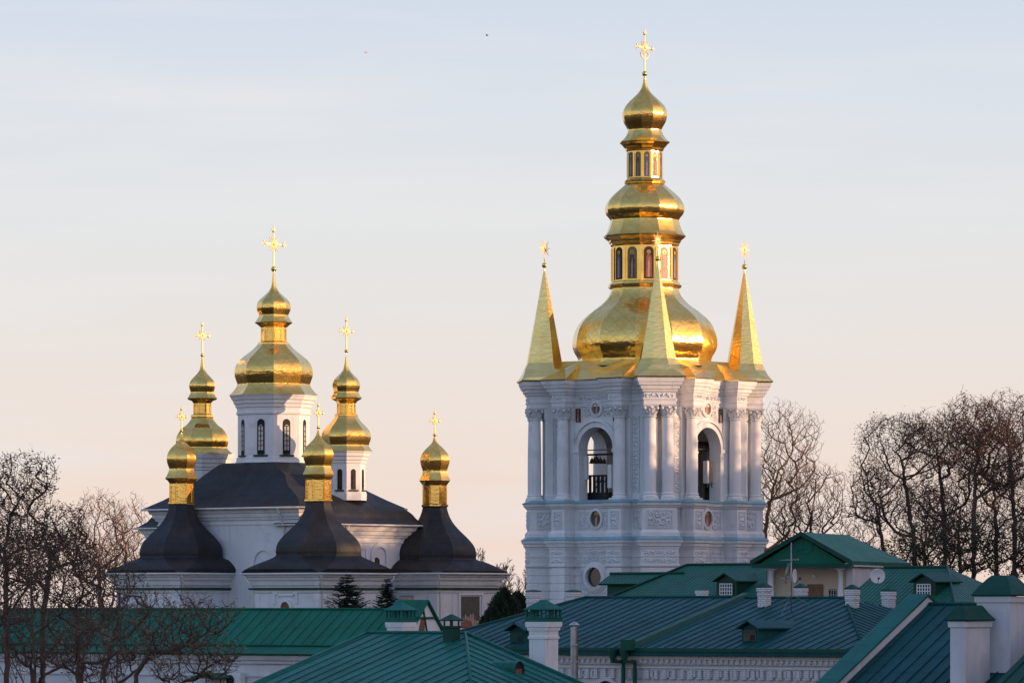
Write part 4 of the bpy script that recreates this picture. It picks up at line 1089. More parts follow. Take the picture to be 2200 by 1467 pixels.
def slab(m, pts, th=0.08, mi=0, uv=None):
    """thin sheet with thickness below a roof polygon"""
    pts = [Vector(p) for p in pts]; n = (pts[1] - pts[0]).cross(pts[2] - pts[0]).normalized()
    if n.z < 0: n = -n
    lo = [p - n * th for p in pts]
    m.face(lo, None, mi)
    for i in range(len(pts)):
        j = (i + 1) % len(pts); m.face((lo[i], lo[j], pts[j], pts[i]), None, mi)
def tile_plane(m, pts, mi=0):
    """tiled plane with metre UVs along the eave and up the slope; pts start with the eave edge"""
    pts = [Vector(p) for p in pts]; n = (pts[1] - pts[0]).cross(pts[2] - pts[0]).normalized()
    if n.z < 0: n = -n
    e = Vector((0, 0, 1)).cross(n).normalized(); f = n.cross(e)
    m.face(pts, [((p - pts[0]).dot(e), (p - pts[0]).dot(f)) for p in pts], mi)
    slab(m, pts, 0.1, mi)
def px_box(fr, x0, x1, y0, y1, ax_val, depth):
    """width and levels of an upright block that shows between pixels x0..x1, y0..y1 with centre at local y = ax_val"""
    a = fr.at((x0 + x1) / 2, y1, 1, ax_val); b = fr.at((x0 + x1) / 2, y0, 1, ax_val)
    w = fr.o + fr.R @ a
    return a, b.z, (x1 - x0) * w.y / F
def chimney(fr, parent, px, y0, y1, wpx, ly, mat='brick', cap='trimgreen', head=True, vent=False, capflare=1.25, caph=0.25, asp=1.0, zfoot=None, steps=True, cap_y=None, topw=1.0):
    """chimney stack centred on column px, top row y0, foot row y1; wpx its width in pixels as seen"""
    a = fr.at(px, y1, 1, ly); b = fr.at(px, y0, 1, ly); wy = (fr.o + fr.R @ a).y
    W_ = wpx * wy / F
    h = W_ / (abs(math.cos(fr.r)) + asp * abs(math.sin(fr.r))) / 2
    hx, hy = h, h * asp
    z0 = (a.z - 1.2) if zfoot is None else zfoot; z1 = b.z
    m = MB(); H = z1 - a.z
    if steps:
        m.stack(a.x, a.y, hx, hy, 0, [(z0, -.14 * h), (z1 - H * .42, -.14 * h), (z1 - H * .40, -.04 * h), (z1 - H * .30, -.04 * h), (z1 - H * .28, -.13 * h), (z1 - H * .22, -.13 * h), (z1 - H * .20, 0.0), (z1, 0.0)])
    else:
        m.stack(a.x, a.y, hx, hy, 0, [(z0, -.18 * h), (z1 - .55, -.18 * h), (z1 - .53, -.1 * h), (z1 - .45, -.1 * h), (z1 - .43, -.18 * h), (z1 - .28, -.16 * h), (z1 - .27, -.08 * h), (z1 - .17, -.05 * h), (z1 - .16, 0.03 * h), (z1, 0.06 * h)])
    o = m.build('chimney', mat, parent)
    if cap:
        m = MB()
        if vent:
            m.stack(a.x, a.y, hx, hy, 0, [(z1 + .002, 0.05 * h), (z1 + .14, 0.05 * h), (z1 + .15, -.1 * h)])
            for i in range(5):
                for s in (-1, 1):
                    t = -1 + i * .5
                    m.box(a.x + hx * t * .96 - .02, a.x + hx * t * .96 + .02, a.y + s * hy * .94 - .02, a.y + s * hy * .94 + .02, z1 + .14, z1 + .36)
                    m.box(a.x + s * hx * .94 - .02, a.x + s * hx * .94 + .02, a.y + hy * t * .9 - .021, a.y + hy * t * .9 + .021, z1 + .14, z1 + .361)
            m.stack(a.x, a.y, hx * capflare, hy * capflare, 0, [(z1 + .36, -.02), (z1 + .39, 0), (z1 + .39 + caph * .75, -h * .8), (z1 + .39 + caph, -h * 1.0)])
        else:
            m.stack(a.x, a.y, hx * capflare, hy * capflare, 0, [(z1 + .01, -.02), (z1 + .05, 0), (z1 + .05 + caph, -h * .85)])
        m.build('chimney_cap', cap, o)
    return o

# house A: low hipped green roof nearest to the photographer, in the middle
AO = W(1000, 1360, 150); fA = Frame(AO, HROT); baseA = GZ
hA = thing('green_roofed_house', 'house with low hipped teal roof and ribbed seams at the bottom middle', 'house', (AO.x, AO.y, baseA), HROT, z0=AO.z)
tf, tr_ = 0.285, 0.335
Lr, Se = 4.05, 8.2
def fz(y): return tf * y
m = MB()
ze = -tf * Se; xe = Se * tf / tr_
Lg = -Lr
seam_plane(m, (Lg, 0, 0), (0, 0, 0), (xe, -Se, ze), (Lg, -Se, ze), 0.52, 0.032, 0.02)
seam_plane(m, (0, 0.0, 0), (0, 0.0, 0), (xe, 0.0, ze), (xe, -Se, ze), 0.52, 0.032, 0.02)
m.tube([(Lg, 0, .03), (0, 0, .03), (xe, -Se, ze + .03)], 0.055, 6); m.tube([(0, 0, .03), (xe, 0, ze + .03)], 0.055, 6)
m.tube([(Lg, 0, .0), (Lg, -Se, ze)], 0.07, 6)
rA = m.build('roof', 'teal', hA)
m = MB(); m.box(Lg + .05, xe - .5, -Se + .5, -.05, baseA - AO.z, ze - .04)
m.prism([(Lg + .06, ze - .039), (xe - .5, ze - .039), (0, -.12), (Lg + .06, -.12)], lambda u, d, z: (u, -.03 - d, z), 0, .06)
m.prism([(-Se + .5, ze - .038), (-.42, ze - .038), (-.42, -.22)], lambda u, d, z: (Lg + .07 + d, u, z), 0, 0.35)
m.box(Lg + .8, 3.2, -.04, 1.1, baseA - AO.z, -1.3)
m.build('wall', 'house', hA)
m = MB()                          # half-round dormer on the right slope
dp = fA.plane(1103, 1440, (0, 0, 0), Vector((tr_, 0, 1)).normalized())
rd = 0.24
for z_off in (0,):
    n = 12; A = []; B = []
    for i in range(n + 1):
        a = PI * i / n; A.append((dp.x + .25, dp.y + rd * math.cos(a), dp.z + rd * 1.15 * math.sin(a) + .02)); B.append((dp.x - 1.35, dp.y + rd * math.cos(a), dp.z + rd * 1.15 * math.sin(a) + .02))
    A2 = [(p[0], p[1], p[2] - .45) for p in (A[0], A[-1])]; B2 = [(p[0], p[1], p[2] - .1) for p in (B[0], B[-1])]
    for i in range(n): m.face((A[i], A[i + 1], B[i + 1], B[i]), None, 0, True)
    m.face((A2[0], A[0], B[0], B2[0])); m.face((A[-1], A2[1], B2[1], B[-1]))
dA = m.build('dormer', 'teal', rA)
m = MB(); m.face([(p[0] - .06, p[1], p[2]) for p in A] + [(A2[1][0] - .06, A2[1][1], A2[1][2]), (A2[0][0] - .06, A2[0][1], A2[0][2])]); m.build('dormer_opening', 'dark', dA)
m = MB(); m.box(dp.x + .1, dp.x + .24, dp.y - rd * .8, dp.y + rd * .5, dp.z - .1, dp.z + .06); m.build('dormer_board', 'wood', dA)
# sheet metal vent stack with little roof
p = fA.at(970, 1405, 1, -0.75)
m = MB(); m.stack(p.x, p.y, .19, .19, 0, [(p.z - .4, 0), (p.z + .82, 0), (p.z + .84, .03), (p.z + .9, .03)])
for s, t in ((-1, -1), (1, -1), (1, 1), (-1, 1)): m.box(p.x + s * .16 - .02, p.x + s * .16 + .02, p.y + t * .16 - .02, p.y + t * .16 + .02, p.z + .9, p.z + 1.05)
m.stack(p.x, p.y, .28, .28, 0, [(p.z + 1.05, -.01), (p.z + 1.08, 0), (p.z + 1.27, -.26)])
m.build('vent_stack', 'trimgreen', rA)
chimney(fA, rA, 861, 1336, 1366, 64, .5, 'white', 'teal', vent=True, capflare=1.22, caph=.24, steps=False)
c1 = chimney(fA, rA, 1168, 1335, 1440, 76, .55, 'white', 'teal', vent=True, capflare=1.18, caph=.3, steps=False, zfoot=-5)
# steel flue pipe behind it
p = fA.at(1234, 1440, 1, 6.5)
fl = thing('flue_pipe', 'galvanised steel flue pipe with conical cap beside the white chimney', 'flue', tuple(fA.o + fA.R @ Vector((p.x, p.y, 0)) - Vector((0, 0, AO.z - GZ)) + Vector((0, 0, 0))), HROT, z0=0.0)
zc = W(1234, 1338, (fA.o + fA.R @ p).y).z
m = MB(); m.lathe(14, [(.125, GZ), (.125, zc - .12)]);
for zz in (zc - .75, zc - 1.3): m.lathe(14, [(.125, zz), (.14, zz + .01), (.14, zz + .04), (.125, zz + .05)])
m.build('pipe', 'steel', fl)
m = MB(); m.lathe(14, [(.17, zc - .06), (.175, zc - .04), (.02, zc + .06)]); m.lathe(8, [(.03, zc - .2), (.03, zc)]); m.build('rain_cap', 'steel', fl)

# house B: long house behind, dark teal roof, white decorative brick wall
BO = W(1590, 1283, 200); fB = Frame(BO, HROT)
hB = thing('long_brick_house', 'long house with dark teal seamed roof over ornamental white brick wall', 'house', (BO.x, BO.y, GZ), HROT, z0=BO.z)
tb = 0.262
SB = 8.1; LB = 8.2; step = 0.03
zeB = -tb * SB; nB = Vector((0, -tb, 1)).normalized()
m = MB()
xl = -LB - SB * 0.55
hipx = fB.plane(1003, 1364, (0, 0, 0), nB)
seam_plane(m, (-LB, 0, 0), (0, 0, 0), (0, -SB, zeB), (hipx.x - 2.0, -SB, zeB), 0.52, 0.032, 0.02)
m.tube([(-LB, 0, .03), (hipx.x - 2.0, -SB, zeB + .03)], .06, 6); m.tube([(-LB, 0, .03), (0, 0, .03)], .06, 6)
seam_plane(m, (-LB, 0, 0), (-LB, 0, 0), (hipx.x - 2, -SB, zeB), (hipx.x - 2, SB, zeB), 0.52, 0.032, 0.02)
seam_plane(m, (0, 0, 0), (-LB, 0, 0), (hipx.x - 2, SB, zeB), (0, SB, zeB), 0.52, 0.032, 0.02)
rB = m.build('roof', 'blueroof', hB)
# raised verge between the two sections
m = MB()
up = 0.20; wv = 0.42
def vz(y, k): return tb * y + k
A = [(-.08, .3, vz(0, up)), (0.22, .3, vz(0, up)), (wv, .3, vz(0, -.12)), (-.08, .3, vz(0, -.1))]
Bq = [(-.08, -SB + .1, vz(-SB, up)), (0.22, -SB + .1, vz(-SB, up)), (wv, -SB + .1, vz(-SB, -.12)), (-.08, -SB + .1, vz(-SB, -.1))]
m.loft([A, Bq]); m.build('raised_verge', 'trimgreen', rB)
# right section, a little lower
RL = fB.at(1815, 1284, 1, 0).x
m = MB(); zr = -step
xr_e = RL + SB * .8
seam_plane(m, (0, 0, zr), (RL, 0, zr), (xr_e, -SB, zr + zeB), (0, -SB, zr + zeB), 0.5, 0.032, 0.02)
seam_plane(m, (RL, 0, zr), (RL, 0, zr), (xr_e, SB, zr + zeB), (xr_e, -SB, zr + zeB), 0.5, 0.032, 0.02)
seam_plane(m, (RL, 0, zr), (0, 0, zr), (0, SB, zr + zeB), (xr_e, SB, zr + zeB), 0.5, 0.032, 0.02)
m.tube([(0, 0, zr + .03), (RL, 0, zr + .03), (xr_e, -SB, zr + zeB + .03)], .06, 6)
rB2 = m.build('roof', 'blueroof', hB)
m = MB()
m.box(hipx.x - 1.9, 0, -SB - .02, -SB + .14, zeB - .06, zeB + .07); m.box(0.01, xr_e, -SB - .03, -SB + .13, zr + zeB - .05, zr + zeB + .10)
m.build('gutter', 'trimgreen', rB)
zw = zr + zeB - .04
m = MB(); m.box(hipx.x - 1.8, xr_e - .1, -SB + .02, -SB + .4, zw - .17, zw + .02); m.build('fascia', 'blueroof', rB)
zw -= .18
m = MB(); m.box(hipx.x - 1.3, xr_e - .6, -SB + .5, SB - .5, GZ - BO.z, zw + .3)
yb = -SB + .5
m.box(hipx.x - 1.3, xr_e - .6, yb - .22, yb + .01, zw - .14, zw - .002)
m.box(hipx.x - 1.3, xr_e - .6, yb - .12, yb + .01, zw - .36, zw - .142)
x = hipx.x - 1.2
while x < xr_e - .8:
    m.box(x, x + .13, yb - .2, yb - .11, zw - .30, zw - .143); x += .27
m.box(hipx.x - 1.3, xr_e - .6, yb - .1, yb + .01, zw - .52, zw - .44)
x = hipx.x - 1.2
while x < xr_e - .8:
    m.box(x, x + .17, yb - .15, yb - .002, zw - .86, zw - .56); m.box(x - .10, x + .17, yb - .13, yb - .0025, zw - .94, zw - .864); x += .44
for cx_ in (1420, 1500, 1580, 1660, 1740, 1268, 1180):
    q = fB.at(cx_, 1448, 1, yb)
    for i in range(6): m.box(q.x - .75 + i * .27, q.x - .62 + i * .27, yb - .1, yb - .003, q.z - .12, q.z + .14)
    m.box(q.x - .8, q.x + .75, yb - .06, yb - .0035, q.z + .15, q.z + .21)
wB = m.build('wall', 'brickwall', hB)
m = MB(); q = fB.at(1305, 1462, 1, yb)
m.prism([(u + q.x, z + q.z) for u, z in arch_poly(.55, -1.6, 0)], lambda u, d, z: (u, yb - d, z), -.05, .03); wi = m.build('window', 'dark', wB)
m = MB()
prev = None
for i in range(13):
    a = PI * i / 12; c, s = math.cos(a), math.sin(a)
    cur = [(q.x + c * r, yb - d, q.z - .55 + s * r) for r, d in ((.56, 0), (.56, .14), (.72, .14), (.72, 0))]
    if prev:
        for j in range(4): m.face((prev[j], prev[(j + 1) % 4], cur[(j + 1) % 4], cur[j]))
    prev = cur
m.build('window_arch', 'brickwall', wi)
# two green downpipes below the verge with a hopper
for cx_ in (1318, 1343):
    m = MB(); yo = yb - .34
    q0 = fB.at(cx_, 1396, 1, -SB - .12); q1 = fB.at(cx_ + 21, 1427, 1, yo)
    m.tube([(q0.x, -SB - .16, zeB - .02), (q0.x, -SB - .16, zeB - .5), (q1.x, yo, q1.z + .12), (q1.x, yo, q1.z - .2), (q1.x, yo, GZ - BO.z)], .09, 8)
    m.lathe(8, [(.1, zeB - .45), (.2, zeB - .12), (.2, zeB + .02)], q0.x, -SB - .16)
    m.build('downpipe', 'trimgreen', hB)
q = fB.at(1350, 1385, 1, -SB - .1); m = MB(); m.box(q.x - .22, q.x + .3, -SB - .35, -SB - .031, q.z - .2, q.z + .22)
m.build('rain_hopper', 'trimgreen', hB)
# dormers
def dormer_gabled(fr, parent, px, py, n, p0, w, h, L, mat, face='oldwood', opening=True, win=None):
    """gabled roof dormer standing on a roof plane; (px, py) foot of its face"""
    q = fr.plane(px, py, p0, n); e = .14
    m = MB()
    m.prism([(-w, 0), (w, 0), (w, h), (0, h + w * .55), (-w, h)], lambda u, d, z: (q.x + u, q.y - d, q.z + z), -L, 0)
    o = m.build('dormer', mat, parent)
    m = MB()
    for s in (-1, 1):
        a = [Vector((q.x, q.y - .25, q.z + h + w * .55 + .06)), Vector((q.x + s * (w + e), q.y - .25, q.z + h - e * .55 + .06)), Vector((q.x + s * (w + e), q.y + L, q.z + h - e * .55 + .06)), Vector((q.x, q.y + L, q.z + h + w * .55 + .06))]
        m.loft([a, [v + Vector((0, 0, .06)) for v in a]])
    m.build('dormer_roof', 'trimgreen' if mat == 'tile' else mat, o)
    m = MB(); m.box(q.x - w * .72, q.x + w * .72, q.y - .03, q.y - .002, q.z + h * .08, q.z + h * .92); m.build('dormer_face', face, o)
    m = MB()
    if win == 'grid':
        m.box(q.x - w * .6, q.x + w * .6, q.y - .05, q.y - .031, q.z + .08, q.z + h * .85); g = m.build('dormer_window', 'dark', o)
        m = MB()
        for i in range(6): x = q.x - w * .6 + i * w * .24; m.box(x - .025, x + .025, q.y - .075, q.y - .051, q.z + .08, q.z + h * .85)
        for k in range(4): zz = q.z + .08 + k * (h * .85 - .08) / 3; m.box(q.x - w * .62, q.x + w * .62, q.y - .08, q.y - .0515, zz - .022, zz + .022)
        m.build('window_grille', 'whitepaint', o)
    else:
        m.box(q.x + w * .05, q.x + w * .55, q.y - .05, q.y - .031, q.z + h * .15, q.z + h * .55); m.build('dormer_opening', 'dark', o)
    return o
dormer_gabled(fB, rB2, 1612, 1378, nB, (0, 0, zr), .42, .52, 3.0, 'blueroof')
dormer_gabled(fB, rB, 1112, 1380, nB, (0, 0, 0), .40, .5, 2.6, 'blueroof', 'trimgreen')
# brick chimneys
for args in ((1642, 1262, 1304, 34, -1.2), (1831, 1266, 1322, 35, -1.0), (1909, 1270, 1312, 35, 3.0), (1721, 1263, 1300, 32, 4.0)):
    chimney(fB, rB2, *args, 'brick', 'trimgreen', caph=.16, capflare=1.05)
chimney(fB, rB2, 1508, 1268, 1300, 30, 3.0, 'brick', None)
chimney(fB, rB, 1146, 1271, 1330, 35, 6.5, 'brick', 'trimgreen', caph=.06, capflare=1.08)
chimney(fB, rB, 1232, 1271, 1320, 35, 6.5, 'brick', 'trimgreen', caph=.06, capflare=1.08)

# TV antenna mast and two dishes
q = fB.plane(1700, 1312, (0, 0, zr), nB); w_ = fB.o + fB.R @ q
an = thing('tv_antenna', 'thin tall television antenna mast with cross bars on the dark teal roof', 'antenna', tuple(w_), rad(-10))
Hm = (1312 - 1165) * w_.y / F
m = MB(); m.tube([(0, 0, -.1), (0, 0, Hm)], .022, 6); m.build('mast', 'steel', an)
m = MB(); m.tube([(-.5, 0, Hm * .74), (.32, 0, Hm * .76)], .014, 5)
for i in range(7): x = -.45 + i * .12; m.tube([(x, -.25, Hm * .742), (x, .25, Hm * .742)], .009, 4)
for i in range(3): m.tube([(-.03 - i * .05, 0, Hm * .7), (-.2 - i * .03, .05, Hm * .55), (-.25 + i * .02, .05, Hm * .4)], .01, 4)
m.build('aerial', 'steel', an)
m = MB()
for a in (0.4, 2.4, 4.4): m.tube([(0, 0, Hm * .25), (1.0 * math.cos(a), 1.0 * math.sin(a), .12 if math.sin(a) > 0 else -.15)], .008, 4)
m.build('guy_wire', 'steel', an)
def dish(px, py, D, rpx, yaw, label):
    c = W(px, py, D); r = rpx * D / F
    t = thing('satellite_dish', label, 'satellite dish', tuple(c), yaw, 'satellite dishes on the roofs')
    m = MB(); rings = []
    prof = [(r * k / 6, .28 * r * (k / 6) ** 2) for k in range(7)]
    b = []
    for rr, d in prof: b.append([(rr * math.cos(2 * PI * i / 24), -d, rr * math.sin(2 * PI * i / 24)) for i in range(24)])
    b[0] = [(0.001 * math.cos(2 * PI * i / 24), 0, .001 * math.sin(2 * PI * i / 24)) for i in range(24)]
    back = [[(x, y + .02, z) for x, y, z in ring] for ring in reversed(b)]
    m.loft(b + back, False, True); m.build('reflector', 'whitepaint', t)
    m = MB(); m.tube([(0, -.28 * r, -r * .98), (0, -r * .9, -r * .3)], .014, 5); m.box(-.04, .04, -r * .95 - .05, -r * .95 + .05, -r * .3 - .04, -r * .3 + .05); m.build('feed_arm', 'iron', t)
    m = MB(); m.tube([(0, .02, 0), (0, .25, -.05), (-.25 * r, .5, -.1)], .03, 6); m.build('bracket', 'steel', t)
dish(1885, 1237, 221, 16.5, rad(6), 'round white satellite dish on the side wall of the pedimented house')
dish(1704, 1238, 196, 16, rad(72), 'edge on white satellite dish on the antenna mast')

# house C: pedimented house with a columned loggia, and tiled roofs either side
CDp = 246.0; CR = rad(-18)
CP = W(1726, 1143, CDp); fC = Frame(CP, CR)
hC = thing('pedimented_house', 'beige house with green pediment and white columned loggia above the roofs', 'house', (CP.x, CP.y, GZ), CR, z0=CP.z)
kC = CDp / F
hw = 103 * kC / math.cos(CR); hh = 62 * kC
LC = 9.5
m = MB(); e = 0.35
for s in (-1, 1):
    a = [Vector((0, -.5, .0)), Vector((s * (hw + .05), -.5, -hh)), Vector((s * (hw + .05), LC + 3.2, -hh)), Vector((0, LC, 0))]
    m.loft([a, [v - Vector((0, 0, .16)) for v in a]])
a = [Vector((hw + .05, LC + 3.2, -hh)), Vector((0, LC, 0)), Vector((-hw - .05, LC + 3.2, -hh))]; m.face(a)
rC = m.build('roof', 'green', hC)
m = MB()
for s in (-1, 1):
    a = [Vector((0, -.56, .04)), Vector((s * (hw + .1), -.56, -hh + .04)), Vector((s * (hw + .1), -.56, -hh - .22)), Vector((0, -.56, -.2))]
    m.loft([a, [v + Vector((0, .055, 0)) for v in a]])
m.box(-hw - .03, hw + .03, -.5, .1, -hh - .34, -hh - .125)
m.build('barge_board', 'trimgreen', rC)
m = MB(); m.prism([(-hw + .3, -hh - .16), (hw - .3, -hh - .16), (0, -.24)], lambda u, d, z: (u, -.3 - d, z), -.1, 0); pd = m.build('pediment', 'green', hC)
m = MB()
for i, (u, w2, h2) in enumerate(((-.55, .08, .35), (-.3, .3, .12), (0, .1, .7), (.25, .35, .1), (.5, .08, .4), (.0, .5, .08))):
    m.prism([(u - w2 / 2, -hh * .72 + (i % 3) * .1), (u + w2 / 2, -hh * .72 + (i % 3) * .1), (u + w2 / 2 * .8, -hh * .72 + h2 + (i % 3) * .1), (u - w2 / 2 * .8, -hh * .72 + h2 + (i % 3) * .1)], lambda a, d, z: (a, -.3 - d, z), 0, .04 + i * .004)
m.build('carved_ornament', 'teal', pd)
zb2 = -hh - .34
m = MB(); m.box(-hw + .0, hw - .0, .103, LC + 2.9, -hh - .27, -hh - .13); m.build('soffit', 'whitepaint', rC)
m = MB(); m.box(-hw + .75, hw - .55, 1.2, 9.5, GZ - CP.z, -hh - .272)
wC = m.build('wall', 'beige', hC)
m = MB(); m.box(hw - .55 + .002, hw - .2, .9, 9.4, GZ - CP.z, -hh - .273); m.box(-hw + .45, -hw + .748, .9, 9.4, GZ - CP.z, -hh - .273)
m.box(-hw + .35, hw - .3, -.1, 1.1, -hh - 3.6, -hh - 3.0); m.build('side_wall', 'house', hC)
m = MB(); m.lathe(16, [(.14, -hh - 3.0), (.2, -hh - 2.98), (.2, -hh - 2.85), (.15, -hh - 2.8), (.145, -hh - 1.6), (.12, zb2 - .28), (.14, zb2 - .26), (.13, zb2 - .2), (.22, zb2 - .1)]); m.box(-.26, .26, -.26, .26, zb2 - .1, zb2 - .004)
c0 = m.build('column', 'whitepaint', hC)
xs_c = [fC.at(p, 1240, 1, 0.1).x for p in (1657, 1806)]
zl = hC['_z']; c0.location = (xs_c[0], .1, zl)
c1 = c0.copy(); col.objects.link(c1); c1.parent = hC; c1.location = (xs_c[1], .1, zl)
q = fC.at(1750, 1237, 1, 1.2); m = MB(); m.sphere((q.x, 1.12, q.z), .11, 10); m.box(q.x - .06, q.x + .06, 1.1, 1.198, q.z - .05, q.z + .05); m.build('wall_lamp', 'whitepaint', wC)
q = fC.at(1752, 1255, 1, 1.2); m = MB(); m.box(q.x - .42, q.x + .42, 1.12, 1.198, q.z - 2.2, q.z + .02); m.build('door', 'wood', wC)
q = fC.at(1789, 1275, 1, 1.2); m = MB(); m.box(q.x - .22, q.x + .22, 1.15, 1.197, q.z - .4, q.z + .25); wx = m.build('window', 'dark', wC)
m = MB()
for i in range(4): m.tube([(q.x - .2 + i * .133, 1.12, q.z - .4), (q.x - .2 + i * .133, 1.12, q.z + .24)], .012, 4)
for k in range(3): m.tube([(q.x - .22, 1.118, q.z - .3 + k * .25), (q.x + .22, 1.118, q.z - .3 + k * .25)], .012, 4)
m.build('window_grille', 'whitepaint', wx)
# tiled house left of it
TDp = 258.0; TO = W(1640, 1213, TDp); fT = Frame(TO, HROT)
hT = thing('tiled_house', 'house with green metal tile hip roof and grated dormer before the bell tower', 'house', (TO.x, TO.y, GZ), HROT, z0=TO.z)
q = fT.at(1476, 1213, 1, 0); TLx = q.x
tt = .46; ST = 6.0
m = MB()
zt_e = -tt * ST
RT = 4.6
tile_plane(m, [(TLx - ST * .62, -ST, zt_e), (RT, -ST, zt_e), (.3, 0, 0), (TLx, 0, 0)])
tile_plane(m, [(RT, -ST, zt_e), (RT, ST, zt_e), (.3, 0, 0)])
tile_plane(m, [(TLx - ST * .62, ST, zt_e), (TLx - ST * .62, -ST, zt_e), (TLx, 0, 0)])
tile_plane(m, [(RT, ST, zt_e), (TLx - ST * .62, ST, zt_e), (TLx, 0, 0), (.3, 0, 0)])
m.tube([(TLx - ST * .62, -ST, zt_e + .05), (TLx, 0, .05), (.3, 0, .05), (RT, -ST, zt_e + .05)], .075, 6)
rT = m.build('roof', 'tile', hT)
m = MB(); m.box(TLx - ST * .5, RT - .2, -ST + .4, ST - .4, GZ - TO.z, zt_e - .1); m.build('wall', 'house', hT)
nT = Vector((0, -tt, 1)).normalized()
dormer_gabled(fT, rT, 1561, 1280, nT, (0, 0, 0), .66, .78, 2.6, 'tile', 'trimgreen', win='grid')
# side wing with its own ridge on the left
wq = fT.at(1312, 1233, 1, -1.0); 
m = MB(); Rw = 1.15; zq = wq.z
tile_plane(m, [(wq.x, -1.0 - Rw, zq - Rw * tt), (TLx + .8, -1.0 - Rw, zq - Rw * tt), (TLx + .8, -1.0, zq), (wq.x, -1.0, zq)])
tile_plane(m, [(TLx + .8, -1.0 + Rw, zq - Rw * tt), (wq.x, -1.0 + Rw, zq - Rw * tt), (wq.x, -1.0, zq), (TLx + .8, -1.0, zq)])
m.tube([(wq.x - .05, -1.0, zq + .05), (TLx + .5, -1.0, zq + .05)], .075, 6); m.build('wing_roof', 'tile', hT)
m = MB(); m.box(wq.x + .4, TLx, -1 - Rw + .3, -1 + Rw - .3, GZ - TO.z, zq - Rw * tt - .05); m.prism([(-1 - Rw + .3, zq - Rw * tt - .05), (-1 + Rw - .3, zq - Rw * tt - .05), (-1, zq - .2)], lambda u, d, z: (wq.x + .4 + d, u, z), 0, .3); m.build('wing_wall', 'trimgreen', hT)
# tiled house right of the pediment
RO = W(2036, 1219, 228); fR = Frame(RO, HROT)
hR = thing('tiled_annex', 'green tile hip roofed annex with small dormer right of the pedimented house', 'house', (RO.x, RO.y, GZ), HROT, z0=RO.z)
q = fR.at(1900, 1216, 1, 0); RLx = q.x; SR = 6.0; tR = .5
m = MB(); zr_e = -tR * SR
tile_plane(m, [(RLx - .2, -SR, zr_e), (SR * .75, -SR, zr_e), (0, 0, 0), (RLx - .2, 0, 0)])
tile_plane(m, [(SR * .75, -SR, zr_e), (SR * .75, SR, zr_e), (0, 0, 0)])
tile_plane(m, [(SR * .75, SR, zr_e), (RLx - .2, SR, zr_e), (RLx - .2, 0, 0), (0, 0, 0)])
m.tube([(RLx, 0, .05), (0, 0, .05), (SR * .75, -SR, zr_e + .05)], .075, 6)
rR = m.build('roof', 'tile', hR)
m = MB(); m.box(RLx + .2, SR * .62, -SR + .5, SR - .5, GZ - RO.z, zr_e - .1); m.build('wall', 'house', hR)
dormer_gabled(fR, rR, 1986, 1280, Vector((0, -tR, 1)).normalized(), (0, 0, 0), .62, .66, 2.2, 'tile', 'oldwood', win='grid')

# house D: gabled roof with parapet and big plastered stacks at the lower right
DO = W(1996, 1275, 130); fD = Frame(DO, HROT)
hD = thing('gabled_house', 'near house with steep teal roof, white gable parapet and big plastered stacks at right', 'house', (DO.x, DO.y, GZ), HROT, z0=DO.z)
td = 0.53; SD = 9.0
m = MB()
A = [(-.66, 0, 0), (0, 0, 0), (0, 0, -.06), (-.66, 0, -.06)]
B_ = [(-.66, -SD, -td * SD), (0.04, -SD, -td * SD), (0.04, -SD, -td * SD - .06), (-.66, -SD, -td * SD - .06)]
Bk = [(-.66, SD, -td * SD), (0.04, SD, -td * SD), (0.04, SD, -td * SD - .06), (-.66, SD, -td * SD - .06)]
m.loft([A, B_]); m.loft([Bk, A]); m.build('parapet_coping', 'teal', hD)
m = MB(); m.prism([(-SD, -td * SD - .07), (0, -.065), (SD, -td * SD - .07), (SD, GZ - DO.z), (-SD, GZ - DO.z)], lambda u, d, z: (-.05 - d, u, z), 0.0, .5); m.build('parapet_wall', 'house', hD)
zrf = -.30; XR = 6.0
m = MB()
seam_plane(m, (-.045, 0, zrf), (XR, 0, zrf), (XR, -SD, zrf - td * SD), (-.045, -SD, zrf - td * SD), .42, .032, .02)
seam_plane(m, (XR, 0, zrf), (-.045, 0, zrf), (-.045, SD, zrf - td * SD), (XR, SD, zrf - td * SD), .42, .032, .02)
m.tube([(0, 0, zrf + .03), (XR, 0, zrf + .03)], .05, 6)
rD = m.build('roof', 'blueroof', hD)
m = MB(); m.box(0, XR - .3, -SD + .5, SD - .5, GZ - DO.z, zrf - td * SD - .02); m.build('wall', 'house', hD)
def big_stack(x0, x1, y_top, ly, wx, wy, cap_top, parent, capw, apex):
    """plastered stack: rectangular shaft, flat band, hipped sheet roof"""
    a = fD.at(x0, y_top, 1, ly); d = (fD.o + fD.R @ a).y
    cx = a.x + wx + wy * .79; cy = ly + 0
    z1 = a.z
    m = MB(); m.stack(cx, cy, wx, wy, 0, [(z1 - 5, 0), (z1 - .16, 0), (z1 - .15, .04), (z1, .05)])
    o = m.build('chimney', 'house', parent)
    zc = cap_top
    m = MB(); m.stack(cx, cy, wx, wy, 0, [(z1 + .01, .09), (z1 + .05, .11), (z1 + .06 + zc * .45, -.1 * min(wx, wy)), (z1 + .06 + zc * .85, -.45 * min(wx, wy)), (z1 + .06 + zc, -.62 * min(wx, wy))])
    m.build('chimney_cap', 'trimgreen', o)
    return o
big_stack(2036, 2110, 1334, -4.2, .24, .58, .36, rD, 1, 1)
big_stack(2094, 2230, 1281, -2.9, .52, .46, .5, rD, 1, 1)
